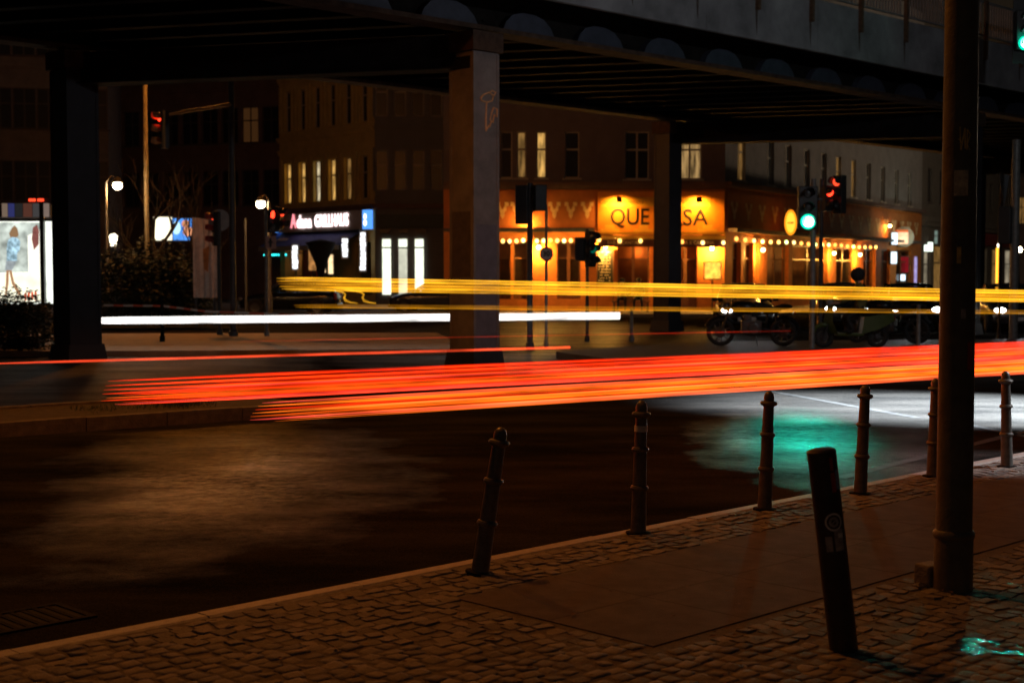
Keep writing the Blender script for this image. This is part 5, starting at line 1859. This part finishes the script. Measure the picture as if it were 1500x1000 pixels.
# ------------------------------------------------------------------ cars
TYRE = pm('tyre_rubber', (.02, .02, .02), .8, var=.2)
RIM = pm('rim_alloy', (.1, .1, .11), .4, .6, var=.15)
CARGL = glass('car_glass', (.02, .025, .03), .5)
CHROME = pm('chrome', (.12, .12, .12), .3, .8, var=.1)
PLATE = pm('number_plate', (.7, .7, .68), .5, var=.1)
HEAD_E = em('headlight_glow', (1.0, .97, .9), 16)
TAIL_E = em('taillight_glow', (1.0, .05, .01), 2.2)
TAIL_D = pm('taillight_off', (.2, .01, .01), .25)
HEAD_D = pm('headlight_off', (.3, .3, .3), .15)
def car(label, loc, rz, paint, head=None, tail=None, group=None, k=1.0, est=0.0, cat='car'):
    t = thing('car', label, cat, loc, rz, group)
    stn = [(-2.10, .66, .36, .80), (-2.06, .78, .27, .92), (-1.92, .86, .24, .98), (-1.3, .89, .2, .97), (-.4, .895, .2, .95), (.6, .89, .2, .94), (1.1, .88, .2, .92), (1.6, .86, .22, .84), (1.92, .79, .25, .74), (2.05, .66, .32, .62)]
    m = MB()
    vs, fs = [], []
    n = 12
    for (x, w, zb, zt) in stn:
        half = [(0.0, zt + .02), (.6 * w, zt), (.92 * w, zt - .05), (w, zt - .16), (w * .985, (zb + zt) / 2 - .06), (w * .99, zb + .14), (.93 * w, zb)]
        ring = [(y, z) for y, z in half] + [(-y, z) for y, z in half[::-1] if y > 0]
        n = len(ring)
        vs += [(x * k, y, z) for y, z in ring]
    for i in range(len(stn) - 1):
        for j in range(n):
            j2 = (j + 1) % n
            fs.append((i * n + j, i * n + j2, (i + 1) * n + j2, (i + 1) * n + j))
    fs.append(tuple(range(n - 1, -1, -1)))
    fs.append(tuple((len(stn) - 1) * n + j for j in range(n)))
    m.add(vs, fs)
    body = m.build('body', paint, t, True)
    sb = body.modifiers.new('sub', 'SUBSURF')
    sb.levels = 1
    sb.render_levels = 1
    rb, fb, rr, fr = -1.95, 1.02, -1.62 - est, .28
    m = MB()
    m.add([(rr * k, -.56, 1.40), (-.6 * k, -.6, 1.45), (fr * k, -.57, 1.41), (rr * k, 0, 1.44), (-.6 * k, 0, 1.49), (fr * k, 0, 1.44), (rr * k, .56, 1.40), (-.6 * k, .6, 1.45), (fr * k, .57, 1.41)],
          [(0, 1, 4, 3), (1, 2, 5, 4), (3, 4, 7, 6), (4, 5, 8, 7)])
    ro = m.build('roof', paint, t, True)
    so = ro.modifiers.new('solid', 'SOLIDIFY')
    so.thickness = .05
    for sy in (-1, 1):
        for bar_ in (((fb * k, sy * .76, .92), (fr * k, sy * .58, 1.405), .07, .06), ((rb * k, sy * .72, .96), (rr * k, sy * .57, 1.395), .10, .16), ((-.45 * k, sy * .80, .93), (-.5 * k, sy * .6, 1.43), .05, .09)):
            part('roof_pillar', paint, t, lambda m: m.bar(*bar_))
        m = MB()
        m.add([(rb * k + .12, sy * .735, .95), (fb * k - .08, sy * .765, .92), (fr * k, sy * .585, 1.40), (-.6 * k, sy * .612, 1.43), (rr * k, sy * .575, 1.39)], [(0, 1, 2, 3, 4)])
        m.build('side_window', CARGL, t, fix=False)
        m = MB()
        m.box(.62 * k, .8 * k, sy * .84, sy * 1.0, .93, 1.05)
        m.build('wing_mirror', paint, t, bevel=.02)
        for x in (-1.28, 1.3):
            m = MB()
            m.lathe([(.37, -.02), (.37, .008)], 24, (x * k, sy * .885, .32), axis='y')
            m.build('wheel_arch', TYRE, t)
            w_ = MB()
            w_.lathe([(.2, -.1), (.29, -.1), (.32, -.07), (.32, .07), (.29, .1), (.2, .1)], 24, axis='y')
            wo = w_.build('wheel', TYRE, t, True, loc=(x * k, sy * .83, .32))
            w_ = MB()
            w_.lathe([(.19, -.105), (.2, -.108), (.06, -.09), (.03, -.1), (.06, .09), (.2, .108), (.19, .105)], 16, axis='y')
            w_.build('rim', RIM, wo, True)
        m = MB()
        m.ball((1.98 * k, sy * .58, .69), .11, 12, (.7, 1.5, .7))
        m.build('headlight', head or HEAD_D, t, True)
        m = MB()
        m.box(-2.105 * k, -1.98 * k, sy * .60, sy * .82, .66, .94)
        m.build('tail_light', tail or TAIL_D, t, bevel=.03)
    m = MB()
    m.add([(fb * k, -.73, .935), (fb * k, .73, .935), (fr * k, .55, 1.415), (fr * k, -.55, 1.415)], [(0, 1, 2, 3)])
    m.build('windscreen', CARGL, t, fix=False)
    m = MB()
    m.add([(rb * k, -.68, .97), (rb * k, .68, .97), (rr * k, .54, 1.40), (rr * k, -.54, 1.40)], [(0, 3, 2, 1)])
    m.build('rear_window', CARGL, t, fix=False)
    part('number_plate', PLATE, t, lambda m: m.box(2.055 * k, 2.075 * k, -.26, .26, .38, .49))
    part('number_plate', PLATE, t, lambda m: m.box(-2.125 * k, -2.105 * k, -.26, .26, .52, .63))
    part('bumper', TYRE, t, lambda m: m.box(1.93 * k, 2.06 * k, -.6, .6, .3, .36))
    part('bumper', paint, t, lambda m: m.box(-2.14 * k, -1.98 * k, -.74, .74, .24, .5), bevel=.05)
    return t
P_BLK = pm('car_paint_black', (.012, .012, .014), .2, .2, var=.2)
P_GRY = pm('car_paint_grey', (.05, .05, .055), .25, .4, var=.2)
P_WHT = pm('car_paint_white', (.72, .74, .76), .3, 0, var=.05)
def car_at(px, Y, rz, label, paint, **kw):
    x = at_y(px, 455, Y).x
    return car(label, (x, Y, RZ), rz, paint, **kw)
QG = 'cars waiting with lit headlights'
car_at(1090, 44, R(-97), 'dark car with lit headlights behind the parked motorcycle', P_BLK, head=HEAD_E, group=QG)
car_at(1236, 46, R(-98), 'dark car with lit headlights behind the scooter rider', P_GRY, head=HEAD_E, group=QG)
car_at(1333, 45, R(-99), 'dark car with lit headlights just left of the tall mast', P_BLK, head=HEAD_E, group=QG)
car_at(1482, 44, R(-102), 'dark car with lit headlights at the right edge', P_GRY, head=HEAD_E, group=QG)
car_at(425, 60, R(178), 'dark parked car in front of the grill shop', P_BLK)
car_at(640, 62, R(176), 'grey parked car below the three glowing windows', P_GRY)
# dipped beams of the waiting cars, glaring off the wet road towards the camera
for (px, Y, pw) in ((1090, 44, 150), (1333, 45, 250), (1482, 44, 250)):
    for dx in (-.58, .58):
        p = at_y(px, 455, Y)
        lamp('headlight_beam', 'SPOT', (p.x + dx, Y - 2.2, RZ + .69), (.92, .97, 1.0), pw, None, .08, (p.x * .62, Y * .62, RZ), 12, .8)
# ------------------------------------------------------------------ motorcycle, scooter, riders
def wheel_part(parent, x, r, w, spokes=8):
    m = MB()
    prof = [(r - .09, -w * .4), (r - .04, -w * .5), (r, -w * .25), (r, w * .25), (r - .04, w * .5), (r - .09, w * .4)]
    m.lathe(prof, 28, axis='y')
    # open ring: drop the caps so that the spokes show
    m.f = [f for f in m.f if len(f) == 4]
    n = 28
    for k_ in range(n):
        k2 = (k_ + 1) % n
        m.f.append((k_, 5 * n + k_, 5 * n + k2, k2))
    o = m.build('wheel', TYRE, parent, True, loc=(x, 0, r))
    q = MB()
    for i in range(spokes):
        a = 2 * math.pi * i / spokes
        q.bar((.03 * math.cos(a), 0, .03 * math.sin(a)), ((r - .085) * math.cos(a + .2), 0, (r - .085) * math.sin(a + .2)), .025, .018)
    q.lathe([(.05, -.05), (.05, .05)], 12, axis='y')
    q.build('spokes', RIM, o)
    q = MB()
    q.lathe([(.13, -w * .5 - .01), (.13, -w * .5)], 18, axis='y')
    q.build('brake_disc', CHROME, o)
    return o
BIKE = pm('bike_black', (.015, .015, .017), .3, .3, var=.2)
SEATM = pm('seat_vinyl', (.02, .018, .016), .6)
def motorcycle(label, loc, rz):
    t = thing('motorcycle', label, 'motorcycle', loc, rz)
    wheel_part(t, .72, .32, .11, 10)
    wheel_part(t, -.70, .31, .16, 8)
    part('frame', BIKE, t, lambda m: (m.tube([(.5, 0, .92), (.3, 0, .75), (.1, 0, .42), (-.25, 0, .38), (-.7, 0, .31)], .03, 8), m.tube([(.48, 0, .85), (-.1, 0, .72), (-.6, 0, .78)], .028, 8), m.tube([(-.3, .0, .4), (-.35, 0, .74)], .025, 8)))
    part('engine', pm('engine_metal', (.12, .12, .12), .4, .8), t, lambda m: (m.box(-.2, .25, -.16, .16, .28, .58), m.lathe([(.13, -.2), (.15, -.18), (.15, .18), (.13, .2)], 14, (-.02, 0, .4), axis='y'), m.box(.02, .2, -.1, .1, .58, .72)), bevel=.03)
    part('fuel_tank', BIKE, t, lambda m: m.ball((.2, 0, .88), .2, 14, (1.5, .75, .75)), smooth=True)
    part('seat', SEATM, t, lambda m: (m.ball((-.35, 0, .84), .2, 12, (1.6, .7, .4)), m.ball((-.72, 0, .9), .14, 12, (1.4, .8, .45))), smooth=True)
    for sy in (-1, 1):
        part('fork', CHROME, t, lambda m: m.tube([(.72, sy * .1, .32), (.6, sy * .1, .66), (.47, sy * .09, 1.0)], .024, 8))
    part('handlebar', BIKE, t, lambda m: m.tube([(.34, -.38, 1.08), (.44, -.2, 1.08), (.47, 0, 1.03), (.44, .2, 1.08), (.34, .38, 1.08)], .016, 8))
    part('headlight', CHROME, t, lambda m: m.ball((.6, 0, .9), .1, 12, (.9, 1, 1)), smooth=True)
    part('mudguard', BIKE, t, lambda m: m.tube([(.72 + .35 * math.cos(R(a)), 0, .32 + .35 * math.sin(R(a))) for a in (20, 50, 80, 110, 140)], .05, 6, .9))
    part('mudguard', BIKE, t, lambda m: m.tube([(-.70 + .35 * math.cos(R(a)), 0, .31 + .35 * math.sin(R(a))) for a in (60, 90, 120, 150, 175)], .06, 6, 1.2))
    part('exhaust', CHROME, t, lambda m: m.tube([(.2, -.15, .5), (.28, -.18, .3), (0, -.2, .25), (-.5, -.2, .3), (-.95, -.21, .36)], [.02, .025, .03, .045, .05], 10))
    part('tail_light', TAIL_D, t, lambda m: m.box(-.98, -.93, -.06, .06, .74, .8))
    part('kickstand', CHROME, t, lambda m: m.tube([(-.05, .12, .3), (-.1, .3, .02)], .012, 6))
    part('mirror', BIKE, t, lambda m: (m.tube([(.42, -.25, 1.08), (.4, -.32, 1.25)], .008, 5), m.ball((.4, -.34, 1.28), .055, 8, (.4, 1.2, .8)), m.tube([(.42, .25, 1.08), (.4, .32, 1.25)], .008, 5), m.ball((.4, .34, 1.28), .055, 8, (.4, 1.2, .8))))
    return t
def scooter(label, loc, rz, paint):
    t = thing('scooter', label, 'scooter', loc, rz)
    wheel_part(t, .62, .24, .11, 6)
    wheel_part(t, -.58, .24, .12, 6)
    part('rear_body', paint, t, lambda m: m.add([(-.95, -.1, .6), (-.95, .1, .6), (-.2, -.18, .3), (-.2, .18, .3), (-.25, -.17, .68), (-.25, .17, .68), (-.9, -.14, .76), (-.9, .14, .76), (-.6, -.2, .42), (-.6, .2, .42), (-.6, -.18, .74), (-.6, .18, .74)],
         [(0, 8, 10, 6), (8, 2, 4, 10), (1, 7, 11, 9), (9, 11, 5, 3), (6, 10, 11, 7), (10, 4, 5, 11), (0, 6, 7, 1), (2, 3, 5, 4), (0, 1, 9, 8), (8, 9, 3, 2)]), smooth=True)
    part('floorboard', paint, t, lambda m: m.box(-.25, .35, -.17, .17, .26, .33), bevel=.02)
    part('leg_shield', paint, t, lambda m: m.add([(.33, -.2, .3), (.33, .2, .3), (.46, -.22, .6), (.46, .22, .6), (.42, -.14, .95), (.42, .14, .95), (.55, 0, .34), (.62, 0, .62), (.52, 0, .98)],
         [(0, 2, 7, 6), (2, 4, 8, 7), (6, 7, 3, 1), (7, 8, 5, 3), (0, 1, 3, 2), (2, 3, 5, 4)]), smooth=True)
    part('front_mudguard', paint, t, lambda m: m.tube([(.62 + .27 * math.cos(R(a)), 0, .24 + .27 * math.sin(R(a))) for a in (10, 45, 80, 115, 150)], .06, 8, 1.1))
    part('seat', SEATM, t, lambda m: m.ball((-.5, 0, .79), .2, 12, (1.9, .85, .45)), smooth=True)
    part('fork', CHROME, t, lambda m: m.tube([(.62, .08, .24), (.5, .06, .6), (.4, 0, 1.0)], .025, 8))
    part('handlebar', BIKE, t, lambda m: m.tube([(.28, -.34, 1.05), (.38, -.15, 1.06), (.4, 0, 1.04), (.38, .15, 1.06), (.28, .34, 1.05)], .018, 8))
    part('headlight', HEAD_D, t, lambda m: m.ball((.48, 0, 1.0), .09, 10), smooth=True)
    part('tail_light', TAIL_D, t, lambda m: m.box(-.97, -.94, -.07, .07, .62, .69))
    part('mirror', BIKE, t, lambda m: (m.tube([(.36, -.25, 1.06), (.36, -.33, 1.24)], .008, 5), m.ball((.36, -.35, 1.27), .06, 8, (.4, 1.2, .8))))
    return t
SKIN = pm('skin', (.45, .27, .19), .55, var=.1)
def person(label, loc, rz, J, cloth, trousers, hair_mat, helmet=False, cat='person'):
    """J: joint positions in local space (x forward, y left, z up)"""
    t = thing('person', label, cat, loc, rz)
    names = list(J.keys())
    idx = {n: i for i, n in enumerate(names)}
    edges = [('pelvis', 'belly'), ('belly', 'chest'), ('chest', 'neck'), ('neck', 'head'), ('head', 'crown')]
    rad = {'pelvis': (.15, .12), 'belly': (.145, .11), 'chest': (.165, .12), 'neck': (.06, .06), 'head': (.095, .1), 'crown': (.075, .08)}
    V = [Vector(J[n]) for n in names]
    rr = [rad.get(n, (.05, .05)) for n in names]
    ed = [(idx[a], idx[b]) for a, b in edges]
    for sd in ('l', 'r'):
        ed += [(idx['chest'], idx['sh' + sd]), (idx['sh' + sd], idx['el' + sd]), (idx['el' + sd], idx['wr' + sd]), (idx['wr' + sd], idx['pa' + sd]),
               (idx['pelvis'], idx['hi' + sd]), (idx['hi' + sd], idx['kn' + sd]), (idx['kn' + sd], idx['an' + sd]), (idx['an' + sd], idx['to' + sd])]
        for n, q in (('sh', .068), ('el', .05), ('wr', .033), ('pa', .038), ('hi', .095), ('kn', .065), ('an', .045), ('to', .04)):
            rr[idx[n + sd]] = (q, q)
        pa, wr = Vector(J['pa' + sd]), Vector(J['wr' + sd])
        d = (pa - wr).normalized()
        up = Vector((0, 0, 1))
        sdv = d.cross(up)
        if sdv.length < .1:
            sdv = Vector((1, 0, 0))
        sdv.normalize()
        for fi in range(5):
            off = (-.032 + .021 * fi) if fi < 4 else .05
            ln = (.06, .075, .08, .065, .045)[fi]
            p1 = pa + d * (ln if fi < 4 else .0) + sdv * off
            p2 = p1 + d * .02 - up * .03
            V += [p1, p2]
            rr += [(.010, .010), (.008, .008)]
            k_ = len(V)
            ed += [(idx['pa' + sd], k_ - 2), (k_ - 2, k_ - 1)]
    me = bpy.data.meshes.new('body')
    me.from_pydata([tuple(v) for v in V], ed, [])
    o = bpy.data.objects.new('body', me)
    COL.objects.link(o)
    sk = o.modifiers.new('skin', 'SKIN')
    sv = me.skin_vertices[0].data
    for i, r_ in enumerate(rr):
        sv[i].radius = r_
        sv[i].use_root = (i == idx['pelvis'])
    sub = o.modifiers.new('sub', 'SUBSURF')
    sub.levels = 1
    sub.render_levels = 1
    dgp = bpy.context.evaluated_depsgraph_get()
    nm = bpy.data.meshes.new_from_object(o.evaluated_get(dgp))
    bpy.data.objects.remove(o)
    nm.name = 'body'
    nm.materials.clear()
    for mm in (cloth, trousers, SKIN):
        nm.materials.append(mm)
    hz, pz = Vector(J['neck']).z, Vector(J['pelvis']).z
    legs = [Vector(J[n]) for n in names if n[:2] in ('kn', 'an', 'to', 'hi')]
    hands = [Vector(J['pal']), Vector(J['par'])]
    for p in nm.polygons:
        c = p.center
        if c.z > hz + .02 or min((c - h).length for h in hands) < .1:
            p.material_index = 2
        elif c.z < pz - .02 or (min((c - l).length for l in legs) < .2 and c.z < pz + .08 and (c - Vector(J['pelvis'])).length > .2):
            p.material_index = 1
        p.use_smooth = True
    b_ = bpy.data.objects.new('body', nm)
    COL.objects.link(b_)
    b_.parent = t
    hd, cr = Vector(J['head']), Vector(J['crown'])
    hc = (hd + cr) / 2
    if helmet:
        part('helmet', hair_mat, t, lambda m: m.ball(hc + Vector((-.01, 0, .03)), .15, 16, (1.1, .95, 1.1)), smooth=True)
        part('visor', GLASSD, t, lambda m: m.ball(hc + Vector((.06, 0, .02)), .11, 12, (1, 1.0, .7)), smooth=True)
    else:
        part('hair', hair_mat, t, lambda m: m.ball(hc + Vector((-.03, 0, .045)), .115, 14, (1, .98, .95)), smooth=True)
        part('face', SKIN, t, lambda m: (m.ball(hc + Vector((.1, 0, -.01)), .022, 8, (1, .8, 1.2)), m.ball(hc + Vector((-.0, .1, 0)), .025, 8, (.8, .4, 1.2)), m.ball(hc + Vector((-.0, -.1, 0)), .025, 8, (.8, .4, 1.2))))
        part('eyes', SIGBLK, t, lambda m: (m.ball(hc + Vector((.09, .035, .02)), .012, 6), m.ball(hc + Vector((.09, -.035, .02)), .012, 6), m.box(hc.x + .09, hc.x + .1, -.025, .025, hc.z - .06, hc.z - .052)))
    return t
def seated(sz, reach=(.45, .3), lean=.08):
    J = {'pelvis': (0, 0, sz + .1), 'belly': (.0, 0, sz + .26), 'chest': (lean, 0, sz + .46), 'neck': (lean + .04, 0, sz + .64), 'head': (lean + .06, 0, sz + .74), 'crown': (lean + .05, 0, sz + .84)}
    for sd, s_ in (('l', 1), ('r', -1)):
        J['sh' + sd] = (lean, s_ * .18, sz + .55)
        J['el' + sd] = (lean + .12, s_ * .25, sz + .32)
        J['wr' + sd] = (reach[0] - .05, s_ * .24, sz + reach[1])
        J['pa' + sd] = (reach[0], s_ * .23, sz + reach[1])
        J['hi' + sd] = (.03, s_ * .1, sz + .08)
        J['kn' + sd] = (.42, s_ * .15, sz + .06)
        J['an' + sd] = (.44, s_ * .16, sz - .36)
        J['to' + sd] = (.6, s_ * .17, sz - .40)
    return J
OLIVE = pm('jacket_olive', (.12, .11, .03), .8, var=.25, scale=10)
BLACKC = pm('clothes_black', (.02, .02, .022), .8, var=.3)
BROWNC = pm('jacket_rust', (.2, .07, .03), .8, var=.25)
NAVY = pm('clothes_navy', (.03, .035, .06), .8, var=.25)
HAIRD = pm('hair_dark', (.02, .014, .01), .7, var=.3)
MZ = 0.02
def on_med(px, Y):
    p = at_y(px, 470, Y)
    return Vector((p.x, Y, MZ))
mc = motorcycle('black motorcycle parked on the median below the far pillar', on_med(1102, 32.6), R(176))
sc_ = scooter('lime green scooter under the rider on the median', on_med(1247, 32.0), R(178), pm('scooter_lime', (.06, .09, .015), .45, var=.2))
J = seated(.82, (.62, .18), .05)
for sd, s_ in (('l', 1), ('r', -1)):
    J['kn' + sd] = (.38, s_ * .2, .66)
    J['an' + sd] = (.22, s_ * .24, .38)
    J['to' + sd] = (.38, s_ * .24, .35)
pr = person('person in a dark helmet and olive jacket sitting on the lime scooter', on_med(1262, 32.0), R(178), J, OLIVE, BLACKC, BLACKC, True)
mc2 = motorcycle('dark motorcycle standing right of the lime scooter', on_med(1300, 33.8), R(150))
# cafe guests and their bench
for px, lab, cm in ((912, 'person in a rust jacket seated outside the cantina entrance', BROWNC), (936, 'person in dark clothes seated next to the rust jacket at the cantina', NAVY)):
    p = at_y(px, 430, YC - 2.0)
    person(lab, (p.x, p.y, 0), R(-100), seated(.5, (.42, .28), .1), cm, NAVY, HAIRD)
p = at_y(924, 430, YC - 1.95)
bn = thing('bench', 'wooden bench under the two guests at the cantina entrance', 'bench', (p.x, p.y, 0))
part('seat', WOOD, bn, lambda m: m.box(-.8, .8, -.18, .22, .42, .47))
for sx in (-.7, .7):
    part('leg', WOOD, bn, lambda m: m.box(sx - .04, sx + .04, -.15, .19, 0, .42))
# ------------------------------------------------------------------ light streaks left over the lanes by passing vehicles (solid luminous bars at lamp height)
def streak_set(name, label, rows, ends, mid=None, group=None):
    """rows: (py_left, px_left, py_right, radius_px, material); ends: depth at left and right"""
    (pxl, Yl), (pxr, Yr) = ends
    org = at_y((pxl + pxr) / 2, 600, (Yl + Yr) / 2)
    t = thing(name, label, 'light trail', (org.x, org.y, RZ), group=group)
    fine = []
    rdm = random.Random(len(rows) * 7 + int(pxl))
    for (pyl, pl, pyr, rp, mat) in rows:
        fine.append((pyl, pl, pyr, rp, mat))
        if len(rows) > 3:
            for q_ in range(2):
                o_ = rdm.uniform(-.9, .9) * rp
                fine.append((pyl + o_, pl + rdm.uniform(4, 70), pyr + o_ * .75, rp * rdm.uniform(.25, .55), rows[rdm.randrange(len(rows))][4]))
    for (pyl, pl, pyr, rp, mat) in fine:
        A = at_y(pl, pyl, Yl)
        B = at_y(pxr, pyr, Yr)
        n = 26
        pts, rs = [], []
        for i in range(n + 1):
            f = (i / n) ** 1.3
            p = A.lerp(B, f)
            pts.append(p - Vector((org.x, org.y, RZ)))
            r0 = rp * p.y / FPX
            d = f * (B - A).length
            rs.append(r0 * min(1, .08 + (d / 1.6) ** .55))
        m = MB()
        m.tube(pts, rs, 8, .5)
        m.build('streak', mat, t, True)
    return t
T_RED = trail('trail_red', (1.0, .032, .003), .50)
T_RED2 = trail('trail_deep_red', (1.0, .022, .002), .38)
T_ORG = trail('trail_orange', (1.0, .10, .004), .48)
T_HOT = trail('trail_hot_orange', (1.0, .16, .008), .52)
T_PNK = trail('trail_pink', (1.0, .07, .05), .38)
T_THIN = trail('trail_thin_red', (1.0, .07, .02), .7)
T_DIM = trail('trail_dim_red', (.45, .02, .006), .3)
T_YEL = trail('trail_yellow', (.85, .34, .008), .30)
T_YELD = trail('trail_dark_yellow', (.45, .17, .006), .26)
T_YELB = trail('trail_bright_yellow', (1.0, .46, .02), .38)
T_WHT = trail('trail_white', (1.0, .96, .92), 1.1)
upper = [(558, 158, 500.5, 2.6, T_RED2), (565, 154, 504, 2.4, T_RED), (571, 152, 507.5, 2.7, T_RED2), (577, 150, 511, 2.8, T_RED), (583, 156, 514.5, 2.6, T_ORG), (587, 148, 517.5, 2.7, T_RED), (592, 168, 521, 2.6, T_PNK)]
streak_set('light_trail', 'broad band of parallel red light streaks, upper one of the two near bands', upper, ((150, 10.8), (1540, 16.9)), group='red tail light trails in the near lane')
lower = [(590, 384, 526, 2.6, T_PNK), (595, 378, 529.5, 2.8, T_HOT), (600, 374, 533, 3.0, T_RED), (605, 370, 536, 2.8, T_HOT), (610, 367, 539, 3.0, T_ORG), (615, 366, 542.5, 3.0, T_PNK)]
streak_set('light_trail', 'narrower band of orange red light streaks, lower one of the two near bands', lower, ((370, 9.6), (1540, 14.4)), group='red tail light trails in the near lane')
streak_set('light_trail', 'single thin red light streak across the left half, ending right of the central pillar', [(533, -30, 508.5, 1.7, T_THIN)], ((-30, 20.3), (835, 24.3)))
streak_set('light_trail', 'faint hair thin red streak passing behind the front wheel of the motorcycle', [(500, 352, 484.5, .8, T_DIM)], ((352, 25.5), (1158, 27.0)))
yel = [(407.5, 405, 427.5, 2.4, T_YELB), (411.5, 405, 431, 2.4, T_YEL), (415.5, 407, 434.5, 2.6, T_YELD), (419.5, 409, 438, 2.4, T_YEL), (423, 412, 441, 2.2, T_YELB)]
streak_set('light_trail', 'broad yellow light streak crossing in front of the central pillar', yel, ((405, 25.0), (1540, 14.6)), group='yellow light trails')
streak_set('light_trail', 'thin dim yellow light streak below the broad yellow one', [(447, 430, 456.5, 2.2, T_YELD), (450, 432, 459.5, 1.0, T_YEL)], ((430, 25.0), (1540, 15.2)), group='yellow light trails')
streak_set('light_trail', 'thick white light streak running behind the central pillar', [(470, 82, 462.5, 5.2, T_WHT)], ((82, 31.7), (908, 33.2)))
sq0 = at_y(520, 432, 26.0)
sq = thing('light_trail', 'pair of small golden hooked squiggles just below the left end of the yellow streak', 'light trail', (sq0.x, sq0.y, RZ))
for dx in (0, 27):
    m = MB()
    pts = [at_y(px_ + dx, py_, 26.0) - Vector((sq0.x, sq0.y, RZ)) for px_, py_ in ((478, 424), (492, 426), (502, 428), (506, 431), (504, 436), (506, 440), (514, 443), (524, 444))]
    m.tube(pts, [.006, .012, .018, .03, .032, .026, .014, .006], 8, .6)
    m.build('streak', T_YELB, sq, True)
